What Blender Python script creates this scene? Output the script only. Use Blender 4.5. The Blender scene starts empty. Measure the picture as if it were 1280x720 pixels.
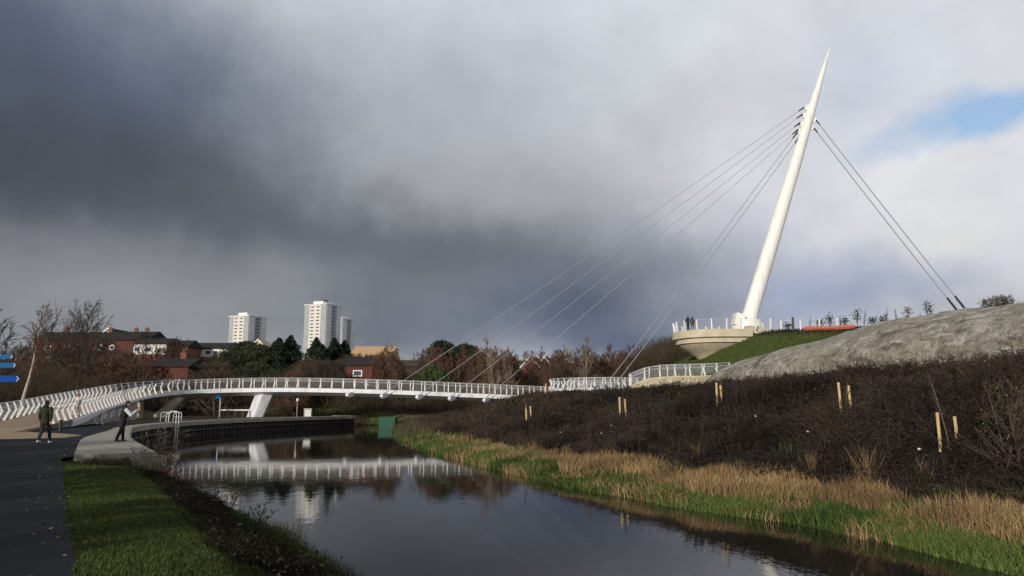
import bpy, bmesh, math, random
import numpy as np
from mathutils import Vector, Matrix, Euler

R = math.radians
random.seed(7)
rng = np.random.default_rng(11)
scn = bpy.context.scene
COL = scn.collection

# ------------------------------------------------------------------ camera
FPX = 925.0
PITCH = math.atan(145 / FPX)
CAMZ = 1.65
cam_d = bpy.data.cameras.new('camera')
cam = bpy.data.objects.new('camera', cam_d)
COL.objects.link(cam)
cam.location = (0, 0, CAMZ)
cam.rotation_euler = (math.pi / 2 + PITCH, 0, 0)
cam_d.sensor_width = 36
cam_d.lens = FPX / 1280 * 36
cam_d.clip_start = .1
cam_d.clip_end = 5000
scn.camera = cam

# ------------------------------------------------------------------ exposure, sun
scn.view_settings.view_transform = 'Standard'
scn.view_settings.look = 'None'
scn.view_settings.gamma = 1
scn.view_settings.exposure = 0.0
scn.cycles.max_bounces = 6
scn.cycles.diffuse_bounces = 2
scn.cycles.glossy_bounces = 3
scn.cycles.transparent_max_bounces = 6

SUN_EL = R(14)
SUN_TRAVEL = (0.45, 0.893)                     # the low sun is behind and to the left
SUN_AZ_TO = math.atan2(-SUN_TRAVEL[0], -SUN_TRAVEL[1])
sun_d = bpy.data.lights.new('sun', 'SUN')
sun_d.energy = 3.3
sun_d.angle = R(.6)
sun_d.color = (1, .92, .80)
sun = bpy.data.objects.new('sun', sun_d)
COL.objects.link(sun)
tv = Vector((SUN_TRAVEL[0] * math.cos(SUN_EL), SUN_TRAVEL[1] * math.cos(SUN_EL), -math.sin(SUN_EL)))
sun.rotation_euler = tv.to_track_quat('-Z', 'Y').to_euler()
sun.location = (-40, -80, 40)


def lin(c):
    return tuple((v / 255 / 12.92) if v / 255 <= .04045 else ((v / 255 + .055) / 1.055) ** 2.4 for v in c)


def pix_dir(px, py):
    cx = (px - 640) / FPX
    cy = (360 - py) / FPX
    return Vector((cx, math.cos(PITCH) - cy * math.sin(PITCH), math.sin(PITCH) + cy * math.cos(PITCH)))


def at(px, py, d):
    v = pix_dir(px, py)
    t = d / v.y
    return Vector((v.x * t, d, CAMZ + v.z * t))


def atx(px, d, py=505):
    return at(px, py, d).x


# ------------------------------------------------------------------ sky
def build_world():
    w = bpy.data.worlds.new('World')
    scn.world = w
    w.use_nodes = True
    nt = w.node_tree
    nt.nodes.clear()
    N, L = nt.nodes.new, nt.links.new
    out = N('ShaderNodeOutputWorld')
    bg = N('ShaderNodeBackground')
    bg.inputs['Strength'].default_value = .1
    L(bg.outputs[0], out.inputs[0])
    sky = N('ShaderNodeTexSky')
    sky.sky_type = 'NISHITA'
    sky.sun_disc = False
    sky.sun_elevation = SUN_EL
    sky.sun_rotation = SUN_AZ_TO
    tc = N('ShaderNodeTexCoord')
    sep = N('ShaderNodeSeparateXYZ')
    L(tc.outputs['Generated'], sep.inputs[0])

    def m(op, a, b=None, clamp=False):
        n = N('ShaderNodeMath')
        n.operation = op
        n.use_clamp = clamp
        for i, v in enumerate((a, b)):
            if v is None:
                continue
            if isinstance(v, (int, float)):
                n.inputs[i].default_value = v
            else:
                L(v, n.inputs[i])
        return n.outputs[0]

    def noise(vec, scale, detail, rough=.55, dist=0.):
        n = N('ShaderNodeTexNoise')
        n.inputs['Scale'].default_value = scale
        n.inputs['Detail'].default_value = detail
        n.inputs['Roughness'].default_value = rough
        n.inputs['Distortion'].default_value = dist
        L(vec, n.inputs['Vector'])
        return n

    # cloud-deck coordinates (a flat layer overhead)
    zz = m('ADD', m('MAXIMUM', sep.outputs[2], 0.0), .16)
    cmb = N('ShaderNodeCombineXYZ')
    L(m('DIVIDE', sep.outputs[0], zz), cmb.inputs[0])
    L(m('DIVIDE', sep.outputs[1], zz), cmb.inputs[1])
    warp = noise(tc.outputs['Generated'], 4.2, 4, .55)
    wsep = N('ShaderNodeSeparateColor')
    L(warp.outputs['Color'], wsep.inputs[0])
    warp2 = noise(tc.outputs['Generated'], 13, 4, .6)
    wsep2 = N('ShaderNodeSeparateColor')
    L(warp2.outputs['Color'], wsep2.inputs[0])
    az = m('MULTIPLY', m('ARCTAN2', sep.outputs[0], sep.outputs[1]), 180 / math.pi)
    el = m('MULTIPLY', m('ARCSINE', sep.outputs[2]), 180 / math.pi)
    A = m('ADD', az, m('ADD', m('MULTIPLY', m('SUBTRACT', wsep.outputs[0], .5), 15.), m('MULTIPLY', m('SUBTRACT', wsep2.outputs[0], .5), 4.5)))
    E = m('ADD', el, m('ADD', m('MULTIPLY', m('SUBTRACT', wsep.outputs[1], .5), 7.), m('MULTIPLY', m('SUBTRACT', wsep2.outputs[1], .5), 2.6)))

    def ae(px, py):
        v = pix_dir(px, py).normalized()
        return math.degrees(math.atan2(v.x, v.y)), math.degrees(math.asin(v.z))

    base = N('ShaderNodeRGB')
    base.outputs[0].default_value = (*lin((172, 175, 182)), 1)
    cur = base.outputs[0]
    k = FPX * math.pi / 180
    # (px, py, half-width px, half-height px, tilt deg, colour, amount): banks of the overcast by direction
    blobs = [
        (1000, -60, 900, 270, 0, (222, 226, 234), .95),
        (1230, 240, 360, 270, 0, (222, 224, 229), .95),
        (560, 150, 330, 130, 0, (182, 186, 194), .9),
        (640, 260, 200, 70, 0, (166, 168, 171), .7),
        (60, 70, 380, 120, -8, (98, 110, 134), .95),
        (-160, 240, 300, 210, 0, (70, 79, 96), .9),
        (110, 205, 330, 85, -6, (66, 70, 81), .92),
        (310, 265, 250, 62, -10, (88, 92, 101), .62),
        (620, 235, 230, 70, -8, (172, 175, 180), .75),
        (560, 320, 300, 56, -6, (90, 95, 105), .8),
        (90, 338, 260, 40, 0, (124, 127, 131), .95),
        (240, 390, 260, 56, 0, (142, 146, 150), .98),
        (470, 395, 110, 62, 0, (104, 110, 119), .8),
        (700, 385, 190, 52, 5, (80, 90, 112), .9),
        (860, 330, 120, 50, -20, (122, 128, 142), .8),
        (800, 425, 160, 34, 0, (84, 96, 124), .85),
        (960, 300, 90, 90, 0, (168, 174, 190), .6),
        (1060, 365, 110, 36, 0, (142, 154, 184), .9),
        (1130, 330, 70, 30, 0, (152, 162, 186), .7),
        (1190, 300, 60, 26, 0, (226, 225, 225), .8),
        (1170, 200, 70, 34, 20, (228, 229, 232), .75),
        (1190, 372, 90, 24, 0, (192, 194, 200), .8),
        (930, 180, 120, 90, 0, (220, 221, 226), .7),
        (1090, 90, 90, 45, 0, (204, 212, 230), .6),
    ]
    for (px, py, hw, hh, tilt, c, amt) in blobs:
        a0, e0 = ae(px, py)
        sa, se = hw / k, hh / k
        da, de = m('SUBTRACT', A, a0), m('SUBTRACT', E, e0)
        ct, st = math.cos(R(-tilt)), math.sin(R(-tilt))
        u = m('MULTIPLY', m('ADD', m('MULTIPLY', da, ct), m('MULTIPLY', de, -st)), 1 / sa)
        v = m('MULTIPLY', m('ADD', m('MULTIPLY', da, st), m('MULTIPLY', de, ct)), 1 / se)
        w_ = m('MULTIPLY', m('EXPONENT', m('MULTIPLY', m('ADD', m('MULTIPLY', u, u), m('MULTIPLY', v, v)), -1.)), amt)
        mx = N('ShaderNodeMix')
        mx.data_type = 'RGBA'
        L(w_, mx.inputs['Factor'])
        L(cur, mx.inputs['A'])
        mx.inputs['B'].default_value = (*lin(c), 1)
        cur = mx.outputs['Result']
    # fluffy detail
    n1 = noise(cmb.outputs[0], 1.1, 9, .56, .4)
    n2 = noise(tc.outputs['Generated'], 6.5, 8, .58, .3)
    det = m('ADD', m('MULTIPLY', m('SUBTRACT', n1.outputs[0], .5), .36), m('MULTIPLY', m('SUBTRACT', n2.outputs[0], .5), .42))
    det = m('ADD', det, 1.0)
    mul = N('ShaderNodeVectorMath')
    mul.operation = 'SCALE'
    L(cur, mul.inputs[0])
    L(m('MULTIPLY', det, 10.0), mul.inputs['Scale'])
    # gap in the clouds with blue behind it
    a0, e0 = ae(1240, 150)
    u = m('MULTIPLY', m('SUBTRACT', A, a0), 1 / (125 / k))
    v = m('MULTIPLY', m('SUBTRACT', E, e0), 1 / (34 / k))
    hole = m('EXPONENT', m('MULTIPLY', m('ADD', m('MULTIPLY', u, u), m('MULTIPLY', v, v)), -1.))
    hole = m('MULTIPLY', m('SUBTRACT', m('ADD', hole, m('MULTIPLY', m('SUBTRACT', n2.outputs[0], .5), .9)), .25), 1.7, True)
    blue = N('ShaderNodeMix')
    blue.data_type = 'RGBA'
    blue.inputs['Factor'].default_value = .62
    L(sky.outputs[0], blue.inputs['A'])
    blue.inputs['B'].default_value = tuple(v * 10 for v in lin((176, 208, 246))) + (1,)
    mx = N('ShaderNodeMix')
    mx.data_type = 'RGBA'
    L(hole, mx.inputs['Factor'])
    L(mul.outputs[0], mx.inputs['A'])
    L(blue.outputs['Result'], mx.inputs['B'])
    L(mx.outputs['Result'], bg.inputs['Color'])


build_world()


# ------------------------------------------------------------------ materials
def mat(name, c1, c2=None, scale=6., rough=.8, bump=0., bscale=None, detail=6, spec=.3, metal=0., stretch=None, attr=False, lo=.35, hi=.65, trans=0.):
    m = bpy.data.materials.new(name)
    m.use_nodes = True
    nt = m.node_tree
    b = nt.nodes['Principled BSDF']
    b.inputs['Roughness'].default_value = rough
    b.inputs['Specular IOR Level'].default_value = spec
    b.inputs['Metallic'].default_value = metal
    b.inputs['Base Color'].default_value = (*c1, 1)
    tc = nt.nodes.new('ShaderNodeTexCoord')
    vec = tc.outputs['Object']
    if stretch:
        mp = nt.nodes.new('ShaderNodeMapping')
        mp.inputs['Scale'].default_value = stretch
        nt.links.new(vec, mp.inputs[0])
        vec = mp.outputs[0]
    if c2:
        if attr:
            at_ = nt.nodes.new('ShaderNodeAttribute')
            at_.attribute_name = 'tone'
            fac = at_.outputs['Fac']
        else:
            n = nt.nodes.new('ShaderNodeTexNoise')
            n.inputs['Scale'].default_value = scale
            n.inputs['Detail'].default_value = detail
            n.inputs['Roughness'].default_value = .6
            nt.links.new(vec, n.inputs['Vector'])
            mr = nt.nodes.new('ShaderNodeMapRange')
            mr.inputs['From Min'].default_value = lo
            mr.inputs['From Max'].default_value = hi
            nt.links.new(n.outputs[0], mr.inputs[0])
            fac = mr.outputs[0]
        mx = nt.nodes.new('ShaderNodeMix')
        mx.data_type = 'RGBA'
        mx.inputs['A'].default_value = (*c1, 1)
        mx.inputs['B'].default_value = (*c2, 1)
        nt.links.new(fac, mx.inputs['Factor'])
        nt.links.new(mx.outputs['Result'], b.inputs['Base Color'])
    if bump:
        n2 = nt.nodes.new('ShaderNodeTexNoise')
        n2.inputs['Scale'].default_value = bscale or scale * 4
        n2.inputs['Detail'].default_value = 8
        nt.links.new(vec, n2.inputs['Vector'])
        bp = nt.nodes.new('ShaderNodeBump')
        bp.inputs['Strength'].default_value = bump
        bp.inputs['Distance'].default_value = .05
        nt.links.new(n2.outputs[0], bp.inputs['Height'])
        nt.links.new(bp.outputs[0], b.inputs['Normal'])
    if trans:
        b.inputs['Subsurface Weight'].default_value = 0
    return m


M = {}
M['asphalt'] = mat('asphalt', (.008, .009, .012), (.022, .023, .028), .6, .8, .5, 60, spec=.15)
M['buff'] = mat('buff_surfacing', (.26, .19, .12), (.34, .25, .16), 2.0, .85, .25, 60)
M['coping'] = mat('coping_concrete', (.24, .22, .18), (.36, .33, .27), 1.6, .85, .3, 25)
M['piling'] = mat('sheet_piling', (.022, .018, .015), (.055, .045, .038), 2.5, .7, .4, 10, stretch=(1, 1, .3))
M['concrete'] = mat('pale_concrete', (.46, .40, .29), (.58, .51, .38), .9, .8, .15, 20)
M['concrete_wall'] = mat('stained_concrete', (.20, .19, .17), (.33, .32, .29), .7, .85, .25, 12, stretch=(1, 1, .5))
M['white'] = mat('white_paint', (.72, .73, .75), (.80, .80, .80), 1.5, .38, .0, spec=.5)
M['mast'] = mat('mast_paint', (.68, .67, .64), (.82, .81, .78), .8, .4, spec=.5, stretch=(3, 3, .12), lo=.3, hi=.5)
M['girder'] = mat('girder_paint', (.50, .51, .55), (.70, .71, .75), 1.2, .45, spec=.4, stretch=(1.5, 1.5, .15), lo=.3, hi=.55)
M['wire'] = mat('steel_wire', (.60, .60, .61), rough=.45, metal=.2, spec=.5)
M['cable'] = mat('stay_cable_sheath', (.30, .31, .34), rough=.5, spec=.4)
M['dark_metal'] = mat('dark_metal', (.03, .03, .033), rough=.5)
M['brick'] = mat('red_brick', (.085, .030, .025), (.13, .046, .035), 3., .9, .2, 14)
M['brickpale'] = mat('brown_brick', (.15, .06, .04), (.21, .09, .06), 3., .9, .2, 14)
M['roof'] = mat('dark_roof_tiles', (.022, .020, .020), (.04, .035, .033), 2, .85, .3, 8, spec=.1)
M['tanroof'] = mat('tan_roof', (.46, .29, .15), (.55, .36, .20), 1, .8)
M['render'] = mat('cream_render', (.60, .50, .28), (.66, .55, .33), 1, .85)
M['whitewall'] = mat('white_cladding', (.62, .60, .56), (.72, .70, .66), 1.5, .7)
M['fasc'] = mat('white_upvc', (.75, .74, .72), rough=.5)
M['glass'] = mat('window_glass', (.05, .06, .07), rough=.08, spec=.8)
M['towercream'] = mat('tower_cream_panel', (.64, .62, .55), (.72, .70, .63), .3, .8)
M['towergrey'] = mat('tower_grey_panel', (.33, .34, .36), (.40, .41, .43), .3, .8)
M['towerwhite'] = mat('tower_white_panel', (.66, .67, .70), (.73, .74, .76), .3, .8)
M['bark'] = mat('brown_bark', (.075, .055, .045), (.12, .09, .07), 5, .9)
M['birchbark'] = mat('birch_bark', (.42, .38, .33), (.16, .12, .10), 3, .8, stretch=(1, 1, 3), lo=.5, hi=.72)
M['palebark'] = mat('pale_bark', (.24, .19, .14), (.31, .26, .20), 4, .85)
M['twig_red'] = mat('reddish_twigs', (.085, .045, .032), (.15, .082, .055), 1.2, .9)
M['twig_brown'] = mat('brown_twigs', (.055, .042, .033), (.10, .075, .055), 1.2, .9)
M['twig_pale'] = mat('pale_twigs', (.19, .145, .10), (.26, .20, .145), 1.2, .9)
M['twig_orange'] = mat('orange_twigs', (.105, .058, .034), (.15, .088, .05), 1.2, .9)
M['conifer'] = mat('dark_conifer', (.010, .021, .012), (.024, .042, .020), 1.5, .8)
M['evergreen'] = mat('evergreen_leaf', (.024, .032, .014), (.050, .058, .026), 1., .7)
M['bushgreen'] = mat('green_bush_leaf', (.030, .050, .014), (.058, .085, .026), 1., .7)
M['grass'] = mat('grass_blades', (.028, .054, .011), (.125, .165, .042), rough=.75, attr=True, spec=.2)
M['lawn'] = mat('lawn_blades', (.030, .052, .012), (.075, .095, .022), rough=.8, attr=True, spec=.2)
M['reed'] = mat('dry_reed', (.10, .058, .030), (.40, .275, .135), rough=.8, attr=True, spec=.2)
M['scrub'] = mat('dead_scrub', (.040, .032, .024), (.115, .085, .055), rough=.9, attr=True, spec=.1)
M['planting'] = mat('bare_planting', (.013, .011, .010), (.088, .064, .050), rough=.9, attr=True, spec=.1)
M['darkscrub'] = mat('dark_bank_scrub', (.014, .012, .009), (.055, .045, .028), rough=.9, attr=True, spec=.1)
M['timber'] = mat('stake_timber', (.50, .36, .18), (.60, .45, .25), 8, .8)
M['orange'] = mat('orange_plastic', (.38, .07, .028), (.50, .10, .035), 3, .6)
M['blue'] = mat('blue_sign', (.006, .055, .28), rough=.7, spec=.1)  # sign blue darkened: the shade over the fingerpost is in the colour
M['bluelight'] = mat('light_blue_sign', (.012, .11, .28), rough=.7, spec=.1)
M['green'] = mat('green_paint', (.004, .06, .032), (.006, .08, .042), 2, .5)
M['olive'] = mat('olive_jacket', (.020, .024, .014), (.032, .036, .022), 9, .85, .2)
M['black'] = mat('black_cloth', (.010, .010, .012), (.018, .018, .02), 9, .85, .2)
M['jeans'] = mat('dark_jeans', (.018, .020, .024), (.030, .032, .036), 9, .85)
M['creamcoat'] = mat('cream_coat', (.52, .46, .40), (.60, .54, .48), 9, .8)
M['palesleeve'] = mat('pale_sleeve', (.62, .62, .62), rough=.8)
M['skin'] = mat('skin', (.42, .24, .17), (.48, .28, .20), 12, .55)
M['hair'] = mat('dark_hair', (.018, .012, .009), rough=.6)
M['hairfair'] = mat('brown_hair', (.16, .075, .04), rough=.6)
M['shoe'] = mat('shoe', (.05, .05, .05), rough=.6)
M['sole'] = mat('white_shoe', (.55, .55, .55), rough=.6)
M['litter'] = mat('litter_plastic', (.75, .75, .75), rough=.5)
M['yleaf'] = mat('yellow_leaf', (.28, .20, .05), (.40, .30, .09), 20, .7)


# ------------------------------------------------------------------ mesh helpers
def tag(o, label=None, cat=None, group=None, kind=None):
    if label: o['label'] = label
    if cat: o['category'] = cat
    if group: o['group'] = group
    if kind: o['kind'] = kind
    return o


def link(name, me, m=None, parent=None, loc=None):
    o = bpy.data.objects.new(name, me)
    COL.objects.link(o)
    if m is not None and me is not None and not me.materials:
        me.materials.append(m)
    if parent is not None:
        o.parent = parent
    if loc is not None:
        o.location = loc
    return o


def thing(name, label, cat, loc=(0, 0, 0), rz=0., group=None):
    o = bpy.data.objects.new(name, None)
    COL.objects.link(o)
    o.location = loc
    o.rotation_euler = (0, 0, rz)
    return tag(o, label, cat, group)


def npmesh(name, V, F, tone=None, smooth=False):
    """V (n,3), F (m,k) with one k."""
    V = np.asarray(V, dtype=np.float32)
    F = np.asarray(F, dtype=np.int32)
    me = bpy.data.meshes.new(name)
    me.vertices.add(len(V))
    me.vertices.foreach_set('co', V.ravel())
    k = F.shape[1]
    me.loops.add(F.size)
    me.loops.foreach_set('vertex_index', F.ravel())
    me.polygons.add(len(F))
    me.polygons.foreach_set('loop_start', np.arange(0, F.size, k, dtype=np.int32))
    if tone is not None:
        a = me.attributes.new('tone', 'FLOAT', 'POINT')
        a.data.foreach_set('value', np.asarray(tone, dtype=np.float32))
    me.update(calc_edges=True)
    if smooth:
        me.polygons.foreach_set('use_smooth', np.ones(len(F), dtype=bool))
    return me


class MB:
    def __init__(s):
        s.v, s.f = [], []

    def add(s, vs, fs):
        b = len(s.v)
        s.v += [tuple(v) for v in vs]
        s.f += [tuple(i + b for i in f) for f in fs]
        return s

    def box(s, c, d, rz=0., tilt=None):
        x, y, z = d[0] / 2, d[1] / 2, d[2] / 2
        m = Matrix.Rotation(rz, 3, 'Z')
        if tilt: m = m @ Euler(tilt).to_matrix()
        vs = [Vector(c) + m @ Vector(p) for p in ((-x, -y, -z), (x, -y, -z), (x, y, -z), (-x, y, -z), (-x, -y, z), (x, -y, z), (x, y, z), (-x, y, z))]
        return s.add(vs, [(3, 2, 1, 0), (4, 5, 6, 7), (0, 1, 5, 4), (1, 2, 6, 5), (2, 3, 7, 6), (3, 0, 4, 7)])

    def tube(s, p0, p1, r0, r1=None, n=8, cap=True):
        r1 = r0 if r1 is None else r1
        p0, p1 = Vector(p0), Vector(p1)
        d = (p1 - p0).normalized()
        a = d.orthogonal().normalized()
        b = d.cross(a)
        vs = []
        for p, r in ((p0, r0), (p1, r1)):
            for i in range(n):
                t = 2 * math.pi * i / n
                vs.append(p + (a * math.cos(t) + b * math.sin(t)) * r)
        fs = [(i, (i + 1) % n, n + (i + 1) % n, n + i) for i in range(n)]
        if cap: fs += [tuple(range(n - 1, -1, -1)), tuple(range(n, 2 * n))]
        return s.add(vs, fs)

    def lathe(s, prof, n=32, c=(0, 0, 0), axis=None):
        c = Vector(c)
        rot = Vector(axis).to_track_quat('Z', 'Y').to_matrix() if axis is not None else Matrix.Identity(3)
        vs, fs = [], []
        for r, z in prof:
            for i in range(n):
                t = 2 * math.pi * i / n
                vs.append(c + rot @ Vector((r * math.cos(t), r * math.sin(t), z)))
        for j in range(len(prof) - 1):
            for i in range(n):
                fs.append((j * n + i, j * n + (i + 1) % n, (j + 1) * n + (i + 1) % n, (j + 1) * n + i))
        fs += [tuple(range(n - 1, -1, -1)), tuple(range((len(prof) - 1) * n, len(prof) * n))]
        return s.add(vs, fs)

    def prism(s, poly, z0, z1):
        n = len(poly)
        vs = [(x, y, z0) for x, y in poly] + [(x, y, z1) for x, y in poly]
        return s.add(vs, [tuple(range(n - 1, -1, -1)), tuple(range(n, 2 * n))] + [(i, (i + 1) % n, n + (i + 1) % n, n + i) for i in range(n)])

    def mesh(s, name, smooth=False):
        me = bpy.data.meshes.new(name)
        me.from_pydata(s.v, [], s.f)
        me.update()
        bm = bmesh.new()
        bm.from_mesh(me)
        bmesh.ops.recalc_face_normals(bm, faces=bm.faces)
        bm.to_mesh(me)
        bm.free()
        if smooth:
            me.polygons.foreach_set('use_smooth', np.ones(len(me.polygons), dtype=bool))
            me.set_sharp_from_angle(angle=R(35))
        return me

    def build(s, name, m, parent=None, loc=None, smooth=False):
        return link(name, s.mesh(name, smooth), m, parent, loc)


def tubes(P0, P1, R0, R1, n=3):
    P0, P1 = np.asarray(P0, float), np.asarray(P1, float)
    R0, R1 = np.asarray(R0, float), np.asarray(R1, float)
    d = P1 - P0
    d /= np.maximum(np.linalg.norm(d, axis=1, keepdims=True), 1e-9)
    ref = np.where(np.abs(d[:, 2:3]) > .9, np.array([[1., 0, 0]]), np.array([[0, 0, 1.]]))
    a = np.cross(d, ref)
    a /= np.linalg.norm(a, axis=1, keepdims=True)
    b = np.cross(d, a)
    ang = np.arange(n) * 2 * np.pi / n
    ring = a[:, None, :] * np.cos(ang)[None, :, None] + b[:, None, :] * np.sin(ang)[None, :, None]
    V = np.concatenate([P0[:, None, :] + ring * R0[:, None, None], P1[:, None, :] + ring * R1[:, None, None]], axis=1)
    k = len(P0)
    base = (np.arange(k) * 2 * n)[:, None]
    F = []
    for i in range(n):
        j = (i + 1) % n
        F.append(base + np.array([[i, j, n + j, n + i]]))
    F = np.stack(F, axis=1).reshape(-1, 4)
    return V.reshape(-1, 3), F


def tube_mesh(name, segs, n=3):
    a = np.array([(*p, *q, r, s) for p, q, r, s in segs])
    V, F = tubes(a[:, :3], a[:, 3:6], a[:, 6], a[:, 7], n)
    return npmesh(name, V, F, smooth=True)


def blades(P, h, w, lean, tone, bend=.35):
    """grass blades: 5 vertices, one quad (as 2 tris) and a tip; all tris."""
    n = len(P)
    th = rng.uniform(0, 2 * np.pi, n)
    side = np.stack([np.cos(th), np.sin(th), np.zeros(n)], 1)
    ld = rng.uniform(0, 2 * np.pi, n)
    lv = np.stack([np.cos(ld), np.sin(ld), np.zeros(n)], 1) * (lean * h * rng.uniform(.2, 1., n))[:, None]
    up = np.array([[0, 0, 1.]])
    b0, b1 = P - side * w[:, None] / 2, P + side * w[:, None] / 2
    mid = P + up * (h * .6)[:, None] + lv * bend
    m0, m1 = mid - side * w[:, None] * .36, mid + side * w[:, None] * .36
    tip = P + up * (h * np.sqrt(np.maximum(1 - .4 * lean ** 2, .2)))[:, None] + lv
    V = np.stack([b0, b1, m1, m0, tip], 1).reshape(-1, 3)
    o = (np.arange(n) * 5)[:, None]
    F = np.stack([o + np.array([[0, 1, 2]]), o + np.array([[0, 2, 3]]), o + np.array([[3, 2, 4]])], 1).reshape(-1, 3)
    t = np.repeat(tone, 5)
    return V, F, t


def leaf_cloud(P, size, rs):
    """random small quads (leaf clumps) at the points P."""
    n = len(P)
    a = rs.normal(size=(n, 3)); a /= np.linalg.norm(a, axis=1, keepdims=True)
    b = np.cross(a, rs.normal(size=(n, 3))); b /= np.linalg.norm(b, axis=1, keepdims=True)
    s = (size * rs.uniform(.5, 1.3, n))[:, None]
    V = np.stack([P - a * s, P - b * s * .55, P + a * s, P + b * s * .55], 1).reshape(-1, 3)
    F = (np.arange(n) * 4)[:, None] + np.array([[0, 1, 2, 3]])
    return V, F


def catmull(pts, per=8):
    P = [np.array(p, float) for p in pts]
    P = [2 * P[0] - P[1]] + P + [2 * P[-1] - P[-2]]
    out = []
    for i in range(1, len(P) - 2):
        for k in range(per):
            t = k / per
            a, b, c, d = P[i - 1:i + 3]
            out.append(.5 * (2 * b + (c - a) * t + (2 * a - 5 * b + 4 * c - d) * t * t + (3 * b - a - 3 * c + d) * t ** 3))
    out.append(P[-2])
    return np.array(out)


def resample(P, step):
    P = np.asarray(P, float)
    s = np.concatenate([[0], np.cumsum(np.linalg.norm(np.diff(P[:, :2], axis=0), axis=1))])
    n = max(2, int(round(s[-1] / step)) + 1)
    u = np.linspace(0, s[-1], n)
    return np.stack([np.interp(u, s, P[:, k]) for k in range(P.shape[1])], 1)


def normals2(P):
    """unit vectors to the RIGHT of travel at each point."""
    t = np.gradient(P[:, :2], axis=0)
    t /= np.maximum(np.linalg.norm(t, axis=1, keepdims=True), 1e-9)
    return np.stack([t[:, 1], -t[:, 0]], 1)


# ------------------------------------------------------------------ terrain
WATER = -1.3
SHORE_R = np.array([(20, -30), (12.5, 4), (9.2, 12), (8.1, 16.3), (7.0, 18.8), (4.8, 22.2), (1.8, 27.8), (-.2, 32.9), (-3.6, 42), (-9.6, 63), (-12.7, 80), (-15, 95), (-18, 104), (-26, 109), (-45, 114), (-120, 125)], float)
BANK_L = np.array([(22, -34), (5.9, -2), (-1.0, 10.2), (-4.2, 15.9), (-8.3, 22.4), (-11.6, 24.6)], float)
QUAY = np.array([(-11.6, 24.6), (-18, 35.5), (-23.3, 46), (-26.5, 53), (-28.8, 63), (-29.3, 74), (-27, 86), (-22.5, 97), (-21, 100.5), (-24, 102.5), (-32, 103.5), (-120, 112)], float)
SHORE_L = np.concatenate([BANK_L[:-1], QUAY])
HILL = np.array([(70, 30), (52, 58), (46.5, 73), (43, 81), (37.5, 84.8), (29.8, 88), (29.3, 104), (27, 130)], float)


def sdist(x, y, poly):
    """signed distance to a polyline; positive to the right of travel."""
    best = np.full(x.shape, 1e9)
    sg = np.zeros(x.shape)
    for (ax, ay), (bx, by) in zip(poly[:-1], poly[1:]):
        dx, dy = bx - ax, by - ay
        t = np.clip(((x - ax) * dx + (y - ay) * dy) / (dx * dx + dy * dy), 0, 1)
        ex, ey = x - ax - t * dx, y - ay - t * dy
        d = np.hypot(ex, ey)
        s = dx * ey - dy * ex          # >0: left
        upd = d < best - 1e-9
        best = np.where(upd, d, best)
        sg = np.where(upd, np.where(s > 0, -1., 1.), sg)
    return best * sg


def sst(a, b, x):
    t = np.clip((x - a) / (b - a), 0, 1)
    return t * t * (3 - 2 * t)


def wob(x, y, f, ph=0.):
    return (np.sin(x * f * 1.3 + ph) * np.cos(y * f * .9 + 1.7 * ph) + .6 * np.sin((x + y) * f * 2.1 + ph * 3) + .4 * np.cos((x - 1.6 * y) * f * 3.3 + ph)) / 2


def heights(x, y):
    x, y = np.asarray(x, float), np.asarray(y, float)
    sR = sdist(x, y, SHORE_R)
    sL = -sdist(x, y, SHORE_L)                 # positive on the left-hand land
    # right-hand land
    zR = np.interp(sR, [-4, 0, 1.2, 3.0, 4.2, 7.5, 12, 15, 18, 60], [-2.6, -1.32, -1.08, -.78, -.45, .75, 2.45, 2.95, 2.9, 2.8])
    zflat = np.interp(sR, [-4, 0, 1.2, 3.0, 8, 60], [-2.6, -1.32, -1.05, -.7, 0., .3])
    cres = (1 - sst(76, 98, y)) * np.interp(y, [20, 28, 45, 60], [1.05, 1.04, .84, .80])
    zR = zflat + (zR - zflat) * cres
    zR = zR + np.where(sR > 4, .12 * wob(x, y, .55, 1.) * np.clip((sR - 4) / 4, 0, 1), 0)
    # platform hill
    sH = sdist(x, y, HILL)                     # positive on the hilltop
    zh = np.interp(sH, [-40, -18, -14.5, -9.4, -4.6, 0, 3, 40], [0, 1.0, 2.5, 5.3, 8.0, 10.1, 10.6, 11.5])
    zR = zR + np.where(y > 20, np.maximum(zh - np.maximum(zR, 0), 0), 0)
    # left-hand land
    zslope = np.interp(sL, [-4, 0, 2.8, 3.4], [-2.6, -1.32, -.06, -.015])
    zwall = np.interp(sL, [.25, .75], [-2.6, -.015])
    zL = np.where(y > 24.0, zwall, zslope)
    wl = sst(-45, -62, x) if False else sst(45, 62, -x)
    zL = zL + wl * sst(46, 90, y) * 3.2
    z = np.where((sR > -4) & (sR > -sL - 1e9) & (sR > sL * 0 - 4), zR, -2.6)
    z = np.where(sL > -4, np.maximum(zL, np.where(sR > 0, zR, -2.6)), z)
    z = np.where((sR < 0) & (sL < 0), np.minimum(z, np.maximum(zR, zL)), z)
    # country rising to the far houses
    land = np.maximum(sR, np.where(sL > 1, sL, -9))
    rise = np.clip((y - 104) * .125, 0, 14.5) * (land > 2)
    rise = rise * (1 - .5 * sst(10, 50, x))
    z = np.where(rise > 0, np.maximum(z, rise), z)
    z = z + np.where((y > 112), .25 * wob(x, y, .12, 2.), 0)
    return z


def h1(x, y):
    return float(heights(np.array([x]), np.array([y]))[0])


def axis(segs):
    out = []
    for a, b, st in segs:
        out += list(np.arange(a, b, st))
    out.append(segs[-1][1])
    return np.array(out)


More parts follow.
